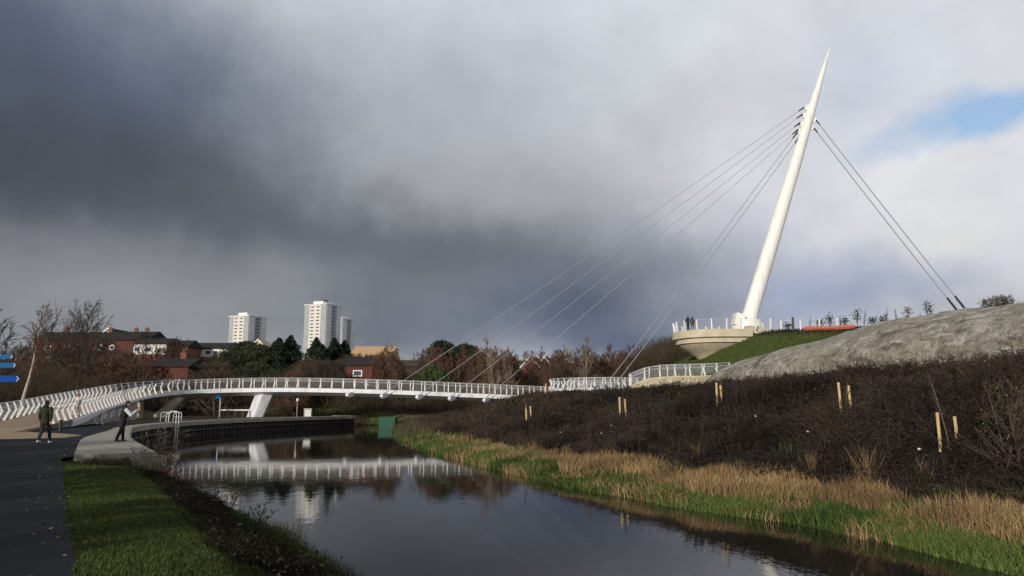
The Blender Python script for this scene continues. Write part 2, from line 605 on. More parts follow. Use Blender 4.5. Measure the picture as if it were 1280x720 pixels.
def build_ground():
    xs = axis([(-900, -300, 60), (-300, -100, 12), (-100, -48, 2.), (-48, 60, .55), (60, 100, 2), (100, 300, 12), (300, 900, 60)])
    ys = axis([(-120, -20, 6), (-20, 8, 1.), (8, 112, .6), (112, 240, 4), (240, 1200, 60)])
    X, Y = np.meshgrid(xs, ys)
    Z = heights(X, Y)
    V = np.stack([X, Y, Z], -1).reshape(-1, 3)
    nx, ny = len(xs), len(ys)
    i = (np.arange(ny - 1)[:, None] * nx + np.arange(nx - 1)[None, :]).ravel()
    F = np.stack([i, i + 1, i + 1 + nx, i + nx], 1)
    me = npmesh('ground', V, F, smooth=True)
    sR, sH = sdist(X, Y, SHORE_R), sdist(X, Y, HILL)
    sL = -sdist(X, Y, SHORE_L)
    mulch = sst(2.8, 3.8, sR) * (1 - sst(80, 96, Y)) * (1 - sst(15.5, 17.5, sR))
    mulch = np.maximum(mulch, sst(-1.6, -.3, sH) * (sR > 10) * (Y > 30))
    green = np.maximum((sR > -1) * (1 - sst(2.0, 3.2, sR)), (sR > 15) * (sst(-17, -14, sH)) * (1 - sst(-1.6, -.3, sH)))
    green = np.maximum(green, (sL > 0) * (sL < 12) * (Y < 27))
    green = np.maximum(green, (sR > 15.5) * (sR < 19) * (Y < 80) * .8)
    ca = me.color_attributes.new('zone', 'FLOAT_COLOR', 'POINT')
    cc = np.stack([mulch, green, np.zeros_like(mulch), np.ones_like(mulch)], -1).reshape(-1, 4)
    ca.data.foreach_set('color', cc.astype(np.float32).ravel())
    m = bpy.data.materials.new('ground')
    m.use_nodes = True
    nt = m.node_tree
    b = nt.nodes['Principled BSDF']
    b.inputs['Roughness'].default_value = .95
    b.inputs['Specular IOR Level'].default_value = .1
    at_ = nt.nodes.new('ShaderNodeVertexColor')
    at_.layer_name = 'zone'
    sp = nt.nodes.new('ShaderNodeSeparateColor')
    nt.links.new(at_.outputs[0], sp.inputs[0])
    tc = nt.nodes.new('ShaderNodeTexCoord')

    def ns(sc, det=8):
        n = nt.nodes.new('ShaderNodeTexNoise')
        n.inputs['Scale'].default_value = sc
        n.inputs['Detail'].default_value = det
        n.inputs['Roughness'].default_value = .65
        nt.links.new(tc.outputs['Object'], n.inputs['Vector'])
        return n.outputs[0]

    def ramp(f, a, b_, lo=.38, hi=.62):
        mr = nt.nodes.new('ShaderNodeMapRange')
        mr.inputs[1].default_value, mr.inputs[2].default_value = lo, hi
        nt.links.new(f, mr.inputs[0])
        return mixc(mr.outputs[0], a, b_)

    def mixc(f, a, b_):
        mx = nt.nodes.new('ShaderNodeMix')
        mx.data_type = 'RGBA'
        for v, s in ((f, 'Factor'), (a, 'A'), (b_, 'B')):
            if isinstance(v, tuple):
                mx.inputs[s].default_value = (*v, 1)
            else:
                nt.links.new(v, mx.inputs[s])
        return mx.outputs['Result']

    big, fine = ns(.5), ns(6)
    dead = ramp(big, (.060, .044, .030), (.10, .085, .045))
    mul_ = ramp(fine, (.011, .009, .008), (.036, .028, .023))
    grs = ramp(ns(.45), (.038, .068, .015), (.10, .115, .035), .35, .65)
    grs = mixc(ns(9), grs, (.045, .060, .018))
    c = mixc(sp.outputs[1], dead, grs)
    c = mixc(sp.outputs[0], c, mul_)
    nt.links.new(c, b.inputs['Base Color'])
    bp = nt.nodes.new('ShaderNodeBump')
    bp.inputs['Strength'].default_value = .9
    bp.inputs['Distance'].default_value = .12
    nt.links.new(ns(5), bp.inputs['Height'])
    nt.links.new(bp.outputs[0], b.inputs['Normal'])
    o = link('ground', me, m)
    tag(o, kind='structure')


build_ground()


def flat_poly(name, pts, z, m, kind='structure'):
    bm = bmesh.new()
    vs = [bm.verts.new((x, y, z)) for x, y in pts]
    f = bm.faces.new(vs)
    bmesh.ops.triangulate(bm, faces=[f])
    me = bpy.data.meshes.new(name)
    bm.to_mesh(me)
    bm.free()
    for p in me.polygons:
        if p.normal.z < 0: p.flip()
    o = link(name, me, m)
    tag(o, kind=kind)
    return o


def build_water():
    m = bpy.data.materials.new('canal_water')
    m.use_nodes = True
    nt = m.node_tree
    b = nt.nodes['Principled BSDF']
    b.inputs['Base Color'].default_value = (.010, .010, .008, 1)
    b.inputs['Roughness'].default_value = .02
    b.inputs['IOR'].default_value = 1.33
    tc = nt.nodes.new('ShaderNodeTexCoord')
    mp = nt.nodes.new('ShaderNodeMapping')
    mp.inputs['Scale'].default_value = (1., .55, 1)
    nt.links.new(tc.outputs['Object'], mp.inputs[0])
    prev = None
    for sc, st in ((.5, .013), (2.2, .010), (8., .006)):
        n = nt.nodes.new('ShaderNodeTexNoise')
        n.inputs['Scale'].default_value = sc
        n.inputs['Detail'].default_value = 3
        nt.links.new(mp.outputs[0], n.inputs['Vector'])
        bp = nt.nodes.new('ShaderNodeBump')
        bp.inputs['Strength'].default_value = st * 2.
        bp.inputs['Distance'].default_value = .12
        nt.links.new(n.outputs[0], bp.inputs['Height'])
        if prev: nt.links.new(prev, bp.inputs['Normal'])
        prev = bp.outputs[0]
    nt.links.new(prev, b.inputs['Normal'])
    flat_poly('water', [(-130, -60), (40, -60), (40, 130), (-130, 130)], WATER, m)


build_water()

# paths
flat_poly('path', [(8, -14), (.6, -.6), (-5, 8.8), (-9.6, 16.3), (-13.7, 23), (-14.2, 25.2), (-14.6, 27.4), (-20.6, 38.6), (-24.6, 46.4), (-27.6, 53.3), (-29.9, 63), (-30.4, 74), (-28.1, 86.4), (-24, 96),
                   (-30, 97), (-34, 86), (-34.5, 74), (-33.5, 63), (-31, 53), (-29.2, 47), (-33, 47.5), (-40, 48), (-52, 47), (-52, 30), (-30, 16), (-14, 2), (-4, -14)], .012, M['asphalt'])
flat_poly('buff_path', [(-52, 31), (-33, 33.2), (-25, 34.6), (-22.0, 37.0), (-22.8, 40), (-25.5, 42.5), (-28.5, 44.5), (-31, 47.2), (-38, 48.5), (-52, 46)], .018, M['buff'])


# ------------------------------------------------------------------ quay
def build_quay():
    t = thing('quay_wall', 'curved canal quay with pale concrete coping above dark sheet piling', 'quay')
    P = resample(catmull([(p[0], p[1], 0) for p in QUAY[:10]], 6), .6)
    nr = normals2(P)                       # to the right = towards the water
    wdt = np.interp(P[:, 1], [24, 27, 36, 44, 52, 110], [2.3, 2.2, 1.9, 1.2, .9, .8])
    v, f = [], []
    n = len(P)
    prof = [(.08, -.28), (.08, .07), (.03, .1), (None, .1), (None, -.28)]
    for i in range(n):
        for o, z in prof:
            oo = -wdt[i] if o is None else o
            v.append((P[i, 0] + nr[i, 0] * oo, P[i, 1] + nr[i, 1] * oo, z))
    k = len(prof)
    for i in range(n - 1):
        for j in range(k):
            a, b = i * k + j, i * k + (j + 1) % k
            f.append((a, b, b + k, a + k))
    f += [tuple(range(k)), tuple(range((n - 1) * k, n * k))]
    MB().add(v, f).build('coping', M['coping'], t)
    # sheet piling, corrugated
    Q = resample(P, .2)
    nq = normals2(Q)
    v, f = [], []
    for i in range(len(Q)):
        o = [-.02, -.02, -.24, -.24][i % 4]
        for z in (-2.4, -.28):
            v.append((Q[i, 0] + nq[i, 0] * o, Q[i, 1] + nq[i, 1] * o, z))
    for i in range(len(Q) - 1):
        f.append((2 * i, 2 * i + 2, 2 * i + 3, 2 * i + 1))
    MB().add(v, f).build('sheet_piling', M['piling'], t)
    # short return wall at the near end, into the grass bank
    MB().box((-12.5, 24.3, -1.25), (2.4, .3, 2.5), R(14)).build('end_wall', M['coping'], t)
    # dark waling beam
    W = resample(P, 1.5)
    nw = normals2(W)
    segs = [((W[i, 0] + nw[i, 0] * .05, W[i, 1] + nw[i, 1] * .05, -.75), (W[i + 1, 0] + nw[i + 1, 0] * .05, W[i + 1, 1] + nw[i + 1, 1] * .05, -.75), .07, .07) for i in range(len(W) - 1)]
    link('waling', tube_mesh('waling', segs, 4), M['dark_metal'], t)


build_quay()


# ------------------------------------------------------------------ footbridge
POST_H = 1.25


def post_off(h):
    return float(np.interp(h, [0, .68, POST_H], [0., -.30, -.06]))


def post_mesh():
    mb = MB()
    prof = [(0, .17), (.34, .15), (.68, .14), (.97, .115), (POST_H, .08)]
    vs, fs = [], []
    hw = .065
    for h, w in prof:
        o = post_off(h)
        for a, b in ((-w / 2, -hw), (w / 2, -hw), (w / 2, hw), (-w / 2, hw)):
            vs.append((o + a, b * (1 - .25 * h / POST_H), h))
    for j in range(len(prof) - 1):
        for i in range(4):
            fs.append((j * 4 + i, j * 4 + (i + 1) % 4, j * 4 + 4 + (i + 1) % 4, j * 4 + 4 + i))
    fs += [(3, 2, 1, 0), tuple(range(len(prof) * 4 - 4, len(prof) * 4))]
    mb.add(vs, fs)
    me = mb.mesh('post')
    me.materials.append(M['white'])
    return me


POST = post_mesh()


def railing(edge, side, parent, step=1.5, single=lambda x, y: True, wires=9, name='railing'):
    """edge (n,3); side=+1 when outward is to the right of travel."""
    P = resample(edge, step)
    nr = normals2(P) * side
    segs = []
    hs = [.12 + i * (POST_H - .2) / wires for i in range(wires)]
    for i in range(len(P) - 1):
        def pt(k, h, extra=0.):
            o = post_off(h) + extra
            return (P[k, 0] + nr[k, 0] * o, P[k, 1] + nr[k, 1] * o, P[k, 2] + h)
        for h in hs:
            segs.append((pt(i, h), pt(i + 1, h), .005, .005))
        segs.append((pt(i, POST_H - .02), pt(i + 1, POST_H - .02), .028, .028))
        segs.append((pt(i, .92, -.1), pt(i + 1, .92, -.1), .024, .024))
    D = resample(edge, .07)
    nd = normals2(D) * side
    for k in range(len(D)):
        if D[k, 1] > 86 and D[k, 0] < 6.4: continue      # the span has an open wire infill
        q = [(D[k, 0] + nd[k, 0] * post_off(h), D[k, 1] + nd[k, 1] * post_off(h), D[k, 2] + h) for h in (.1, .68, POST_H - .03)]
        segs.append((q[0], q[1], .0024, .0024))
        segs.append((q[1], q[2], .0024, .0024))
    r = link(name, tube_mesh(name, segs, 4), M['wire'], parent)
    rest = MB()
    for i in range(len(P)):
        rz = math.atan2(nr[i, 1], nr[i, 0])
        if single(P[i, 0], P[i, 1]):
            o = link('post', POST, None, r, P[i])
            o.rotation_euler = (0, 0, rz)
        else:
            m4 = Matrix.Translation(P[i]) @ Matrix.Rotation(rz, 4, 'Z')
            rest.add([m4 @ v.co for v in POST.vertices], [tuple(p.vertices) for p in POST.polygons])
    if rest.v:
        o = rest.build('post', M['white'], r)
        o['kind'] = 'stuff'
    return r


def ribbon(P, nr, prof, name, m, parent, smooth=False, deep=None):
    """sweep profile [(offset right, z)] along P."""
    v, f = [], []
    k, n = len(prof), len(P)
    for i in range(n):
        for o, z in prof:
            v.append((P[i, 0] + nr[i, 0] * o, P[i, 1] + nr[i, 1] * o, P[i, 2] + z * (1 if deep is None else deep[i])))
    for i in range(n - 1):
        for j in range(k):
            a, b = i * k + j, i * k + (j + 1) % k
            f.append((a, b, b + k, a + k))
    f += [tuple(range(k)), tuple(range((n - 1) * k, n * k))]
    return MB().add(v, f).build(name, m, parent, smooth=smooth)


BR_C = [(-30.6, 42.5, .02), (-32.2, 48.5, .30), (-34.4, 55.5, .66), (-38.4, 67, 1.36), (-42.2, 79, 2.1), (-43.6, 87, 2.75), (-42.4, 93.4, 3.3), (-37.5, 97.2, 3.62), (-28, 97.5, 3.72), (-16.4, 97, 3.47), (-4, 97.5, 2.97), (5, 98.6, 2.6), (14, 101, 2.5)]
bridge = None


def build_bridge():
    global bridge
    t = bridge = thing('footbridge', 'white curving footbridge with kinked parapet posts spanning the canal', 'footbridge')
    P = resample(catmull(BR_C, 8), 1.0)
    nr = normals2(P)
    hi = P[P[:, 2] > .55]
    nh = normals2(hi)
    ribbon(hi, nh, [(-2, -.02), (2, -.02), (2.08, -.12), (2.08, -.55), (.8, -.95), (-.8, -.95), (-2.08, -.55), (-2.08, -.12)], 'deck_girder', M['girder'], t,
           deep=np.interp(hi[:, 1] + np.maximum(hi[:, 0] + 40, 0) * 9, [55, 84, 100], [.3, .5, 1]))
    ribbon(P, nr, [(-2.02, -.14), (2.02, -.14), (2.02, 0.), (-2.02, 0.)], 'deck_surface', M['buff'], t)
    Pr = P[P[:, 1] > 44]
    Pr = Pr[Pr[:, 0] < 6.5]
    nn = normals2(Pr)
    right = np.concatenate([Pr[:, :2] + nn * 2.0, Pr[:, 2:]], 1)
    left = np.concatenate([Pr[:, :2] - nn * 2.0, Pr[:, 2:]], 1)
    railing(right[right[:, 1] > 48.2], 1, t)
    railing(left, -1, t, single=lambda x, y: y < 90 and x < -36)
    # abutment under the ramp
    A = P[(P[:, 2] > .1) & (P[:, 1] < 82) & (P[:, 0] < -20) & (P[:, 2] < 2.4)]
    na = normals2(A)
    v, f = [], []
    for i in range(len(A)):
        for o, z in ((1.85, -.2), (1.85, A[i, 2] - .15), (-1.85, A[i, 2] - .15), (-1.85, -.2)):
            v.append((A[i, 0] + na[i, 0] * o, A[i, 1] + na[i, 1] * o, z))
    for i in range(len(A) - 1):
        for j in range(4):
            a, b = i * 4 + j, i * 4 + (j + 1) % 4
            f.append((a, b, b + 4, a + 4))
    f += [(0, 1, 2, 3), tuple(range(len(A) * 4 - 4, len(A) * 4))]
    MB().add(v, f).build('abutment', M['concrete_wall'], t)
    # faded painted scrawl on the abutment face
    rg = random.Random(3)
    for g in range(5):
        k0 = int(len(A) * (.45 + .1 * g))
        if k0 + 3 >= len(A): break
        a, b = Vector(A[k0]), Vector(A[k0 + 3])
        n_ = Vector((*na[k0], 0))
        d_ = (b - a).normalized()
        pts = []
        for q in range(14):
            tt = q / 13
            pts.append(Vector((a.x, a.y, 0)) + n_ * 1.86 + d_ * (tt * 2.2 + .35 * math.sin(q * 1.9 + g)) + Vector((0, 0, max(.3, A[k0, 2] * .45) + .38 * math.sin(q * 1.3 + g * 2))))
        link('graffiti', tube_mesh('graffiti', [(p_, q_, .05, .05) for p_, q_ in zip(pts[:-1], pts[1:])], 4), M['fasc'] if g % 2 else M['wire'], t)
    # piers
    def pier(bx, by, tx, ty, zt, wb, wt, m):
        vs = []
        for cx, cy, z, w in ((bx, by, -.3, wb), (tx, ty, zt, wt)):
            for dx, dy in ((-w, -.45), (w, -.45), (w, .45), (-w, .45)):
                vs.append((cx + dx, cy + dy, z))
        MB().add(vs, [(3, 2, 1, 0), (4, 5, 6, 7), (0, 1, 5, 4), (1, 2, 6, 5), (2, 3, 7, 6), (3, 0, 4, 7)]).build('pier', m, t)
    pier(-45.2, 90, -45.2, 90, 2.1, .75, .75, M['concrete'])
    pier(-43.4, 91.6, -41.0, 92.2, 2.4, .75, .6, M['concrete'])
    vs = []
    for z, xl, xm, xr in ((-.3, -34.4, -33.2, -32.35), (2.95, -33.3, -32.1, -31.0)):
        vs += [(xl, 97.0, z), (xm, 96.3, z), (xr, 96.9, z), (xr, 97.7, z), (xl, 97.7, z)]
    MB().add(vs, [(4, 3, 2, 1, 0), (5, 6, 7, 8, 9)] + [(i, (i + 1) % 5, 5 + (i + 1) % 5, 5 + i) for i in range(5)]).build('pier', M['girder'], t)
    # fins that carry the stays
    for px in (440, 483, 527, 567, 610):
        x = atx(px, 95)
        i = int(np.argmin(np.abs(P[:, 0] - x) + 50 * (P[:, 1] < 90)))
        z = P[i, 2]
        y = P[i, 1] - 2.05
        mb = MB()
        prof = [(0, -.35), (-.95, -.62), (-1.05, -.9), (-.75, -1.1), (.6, -.75)]
        vs = [(x + s * .16 + a * .5, y + a, z + b) for s in (-1, 1) for a, b in prof]
        n = len(prof)
        mb.add(vs, [tuple(range(n - 1, -1, -1)), tuple(range(n, 2 * n))] + [(k, (k + 1) % n, n + (k + 1) % n, n + k) for k in range(n)])
        mb.build('stay_bracket', M['white'], t)
        FINS.append(Vector((x - .5, y - .9, z - .7)))


FINS = []
build_bridge()


def build_walkways():
    t = thing('curved_walkway', 'white railed loop of walkway half hidden behind the planted mound', 'walkway')
    P = resample(catmull([(16.5, 93.5, 3.6), (12.2, 91.0, 3.6), (8.3, 91.2, 3.55), (6.1, 93.2, 3.5), (6.4, 96, 3.4), (9.5, 98.3, 3.3), (14, 99, 3.2)], 8), .5)
    nr = normals2(P)
    ribbon(P, nr, [(-1.3, -.3), (1.3, -.3), (1.3, 0), (-1.3, 0)], 'deck', M['girder'], t)
    out = np.concatenate([P[:, :2] - nr * 1.25, P[:, 2:]], 1)
    inn = np.concatenate([P[:, :2] + nr * 1.25, P[:, 2:]], 1)
    railing(out, -1, t, 1.0)
    railing(inn, 1, t, 1.3)
    MB().box((9, 95.5, 1.4), (3, 3, 3.6)).build('support', M['concrete_wall'], t)

    t = thing('concrete_walkway', 'low cream concrete walkway with white sloped railing below the viewing platform', 'walkway')
    P = resample(catmull([(12.5, 79.3, 3.6), (13.5, 79.1, 4.0), (14.9, 79.0, 4.42), (17.3, 79.0, 4.58), (20.3, 79.2, 4.65), (23.6, 80.4, 4.85)], 8), .5)
    nr = normals2(P)
    v, f = [], []
    for i in range(len(P)):
        for o, z in ((0, 1.), (0, P[i, 2] - .25), (.08, P[i, 2] - .25), (.08, P[i, 2]), (-2.6, P[i, 2]), (-2.6, 1.)):
            v.append((P[i, 0] + nr[i, 0] * o, P[i, 1] + nr[i, 1] * o, z))
    k = 6
    for i in range(len(P) - 1):
        for j in range(k):
            a, b = i * k + j, i * k + (j + 1) % k
            f.append((a, b, b + k, a + k))
    f += [tuple(range(k)), tuple(range((len(P) - 1) * k, len(P) * k))]
    MB().add(v, f).build('wall', M['concrete'], t)
    railing(P, 1, t, 1.55, wires=14)
    inn = np.concatenate([P[:, :2] - nr * 2.5, P[:, 2:]], 1)
    railing(inn, -1, t, 1.8)


build_walkways()

# ------------------------------------------------------------------ viewing platform, mast and stays
PLC = Vector((27.3, 92.5))


def build_platform():
    t = thing('viewing_platform', 'round cream concrete balcony cantilevered from the green hill under the mast', 'platform', (PLC.x, PLC.y, 0))
    def outline(r, xr):
        n = 40
        pts = [(-2.2 + r * math.cos(R(90 + 180 * i / n)), r * math.sin(R(90 + 180 * i / n))) for i in range(n + 1)]
        return pts + [(xr, -r), (xr, r)]

    def solid(levels, name, xr):
        # levels: (inset radius, z)
        v, f = [], []
        for r, z in levels:
            v += [(x, y, z) for x, y in outline(r, xr)]
        k = len(outline(1, xr))
        for j in range(len(levels) - 1):
            for i in range(k):
                f.append((j * k + i, j * k + (i + 1) % k, (j + 1) * k + (i + 1) % k, (j + 1) * k + i))
        f += [tuple(range(k - 1, -1, -1)), tuple(range((len(levels) - 1) * k, len(levels) * k))]
        return MB().add(v, f).build(name, M['concrete'], t, smooth=True)
    solid([(4.75, 9.52), (4.9, 9.57), (4.9, 10.4), (4.8, 10.5)], 'rim', 1.3)
    solid([(4.35, 8.9), (4.5, 8.95), (4.5, 9.52)], 'soffit_ring', 1.2)
    solid([(1.2, 2.5), (1.2, 5.4), (1.4, 6.4), (2.0, 7.3), (3.0, 8.1), (4.1, 8.75), (4.2, 8.9)], 'stem', .4)
    MB().box((.75, 0, 7.2), (.9, 7.6, 3.38)).build('end_wall', M['concrete'], t)
    # ramped plinth up to the mast foot
    v = [(-.6, -4.4, 10.497), (5.5, -4.2, 9.2), (5.5, 3, 9.2), (-.5, 3, 10.497), (.9, -4.0, 10.6), (1.5, -3.4, 11.05), (5.3, -3.0, 10.5), (5.3, 2.6, 10.5), (1.2, 2.4, 11.0)]
    MB().add(v, [(0, 3, 2, 1), (0, 1, 6, 5, 4), (1, 2, 7, 6), (2, 3, 8, 7), (3, 0, 4, 8), (4, 5, 8), (5, 6, 7, 8)]).build('plinth', M['concrete'], t)
    O = [p for p in outline(4.7, 5.4)][:-2]
    O = [(3.5, 4.7), (1.5, 4.7), (0, 4.7)] + O + [(0, -4.7), (1.5, -4.7), (3.5, -4.7)]
    E = resample(np.array([(x, y, 10.5) for x, y in O]), 1.75)
    nr = normals2(E)
    pm = MB().box((0, 0, .62), (.17, .15, 1.25), 0, (0, -.12, 0)).mesh('post')
    pm.materials.append(M['white'])
    segs = []
    for i, e in enumerate(E):
        ob = link('post', pm, None, t, e)
        ob.rotation_euler = (0, 0, math.atan2(nr[i, 1], nr[i, 0]) + math.pi)
        if i:
            for h, r in ((1.2, .022), (.95, .012), (.75, .01), (.55, .01), (.35, .01), (.15, .01)):
                segs.append(((*E[i - 1][:2], 10.5 + h), (*e[:2], 10.5 + h), r, r))
    link('railing', tube_mesh('railing', segs, 4), M['wire'], t)


build_platform()

MAST_B = at(934, 406, 92)
MAST_T = at(1037.5, 59, 97)
STAYS = []


def build_mast():
    b, tp = MAST_B, MAST_T
    ax = (tp - b)
    Lm = ax.length
    u = ax.normalized()
    t = thing('bridge_mast', 'tall tapering white mast leaning right above the viewing platform', 'mast', b)
    prof = [(.98, -1.0), (.95, .0), (.90, Lm * .3), (.78, Lm * .55), (.60, Lm * .74), (.36, Lm * .88), (.16, Lm * .965), (.03, Lm)]
    pr = []
    for (r0, z0), (r1, z1) in zip(prof[:-1], prof[1:]):
        for k in range(5):
            pr.append((r0 + (r1 - r0) * k / 5, z0 + (z1 - z0) * k / 5))
    pr.append(prof[-1])
    MB().lathe(pr, 28, (0, 0, 0), u).build('shaft', M['mast'], t, smooth=True)
    # weld seams
    for q in (.18, .36, .54, .70):
        r = np.interp(Lm * q, [z for _, z in prof], [r for r, _ in prof])
        MB().lathe([(r + .012, -.05), (r + .022, -.03), (r + .022, .03), (r + .012, .05)], 28, u * Lm * q, u).build('collar', M['mast'], t, smooth=True)
    MB().lathe([(1.85, -1.5), (1.85, .42), (1.78, .5), (.1, .5)], 36, (-.05, -.1, 0)).build('base_drum', M['mast'], t, smooth=True)
    MB().box((-1.25, -.5, .55), (1.15, 1.6, 1.5), 0, (0, R(17), 0)).build('thrust_block', M['mast'], t)
    # lugs
    side = Vector((1, 0, 0)) - u * u.x
    side.normalize()
    for px, py, sgn in ((1003, 136, -1), (1001, 146, -1), (998, 157, -1), (1000, 166, -1), (1020, 147, 1), (1018, 157, 1)):
        # point on axis at that image height
        k = 0.
        best = None
        for s in np.linspace(.6, .85, 120):
            p = b + ax * s
            rel = p - Vector((0, 0, CAMZ))
            fwd = Vector((0, math.cos(PITCH), math.sin(PITCH)))
            upv = Vector((0, -math.sin(PITCH), math.cos(PITCH)))
            py_ = 360 - FPX * rel.dot(upv) / rel.dot(fwd)
            if best is None or abs(py_ - py) < best[0]:
                best = (abs(py_ - py), p, s)
        p = best[1]
        r = np.interp(Lm * best[2], [z for _, z in prof], [r for r, _ in prof])
        c = p + side * sgn * (r + .25) - b
        mb = MB()
        q = u.to_track_quat('Z', 'Y')
        d = .5
        vs = [c + side * sgn * a + u * e + Vector((0, s_ * .07, 0)) for s_ in (-1, 1) for a, e in ((-.5, -.55), (.22, -.3), (.3, .1), (-.5, .45))]
        mb.add(vs, [(3, 2, 1, 0), (4, 5, 6, 7), (0, 1, 5, 4), (1, 2, 6, 5), (2, 3, 7, 6), (3, 0, 4, 7)])
        mb.build('lug', M['mast'], t)
        STAYS.append((p + side * sgn * (r + .35), sgn))


build_mast()


def stay(p0, p1, label, r=.055, thick_end=None):
    p0, p1 = Vector(p0), Vector(p1)
    d = (p1 - p0).normalized()
    t = thing('stay_cable', label, 'cable', p0, 0, 'stay cables of the mast')
    L_ = (p1 - p0).length
    segs = []
    for i in range(16):
        def q(s):
            return (p1 - p0) * s - Vector((0, 0, 1)) * (4 * s * (1 - s) * L_ * .004)
        segs.append((q(i / 16), q((i + 1) / 16), r, r))
    link('strand', tube_mesh('strand', segs, 6), M['cable'], t)
    MB().tube(d * .05, d * 1.1, .11, .08, 10).build('socket', M['dark_metal'], t)
    e = p1 - p0
    MB().tube(e - d * (1.9 if thick_end else 1.0), e - d * .1, .11 if thick_end else .06, .13 if thick_end else .07, 10).build('socket', M['dark_metal' if thick_end else 'cable'], t)


L4 = ['topmost', 'second', 'third', 'lowest']
for i, k in enumerate((1, 2, 3, 4)):
    stay(STAYS[i if i < 3 else 3][0] + Vector((0, -.15 * i, 0)), FINS[k], [
        'grey stay cable from the mast to the leftmost anchored bridge bracket',
        'grey stay cable second from the left along the bridge deck',
        'grey stay cable third from the left along the bridge deck',
        'grey stay cable to the rightmost bracket of the canal span'][i], .034)
stay(STAYS[3][0] + Vector((0, .1, -.3)), (11.2, 90.6, 3.7), 'left cable of the steep pair dropping to the curved walkway', .045)
stay(STAYS[3][0] + Vector((.1, -.3, -1.1)), (12.3, 90.4, 3.7), 'right cable of the steep pair dropping to the curved walkway', .045)
BA = [at(1197, 389, 77), at(1207, 387, 77)]
stay(STAYS[5][0], BA[0], 'left back stay of the pair running down to the hilltop anchors', .06, True)
stay(STAYS[4][0], BA[1], 'right back stay of the pair running down to the hilltop anchors', .06, True)
for p, l in zip(BA, ('left white anchor block holding the back stay on the hill', 'right white anchor block holding the back stay on the hill')):
    mb = MB()
    mb.add([(-.7, -.6, -2.2), (.9, -.6, -2.2), (.9, .6, -2.2), (-.7, .6, -2.2), (-.35, -.45, .1), (.25, -.45, -.1), (.25, .45, -.1), (-.35, .45, .1)],
           [(3, 2, 1, 0), (4, 5, 6, 7), (0, 1, 5, 4), (1, 2, 6, 5), (2, 3, 7, 6), (3, 0, 4, 7)])
    tag(mb.build('cable_anchor', M['white'], None, p), l, 'anchor', 'back stay anchors')


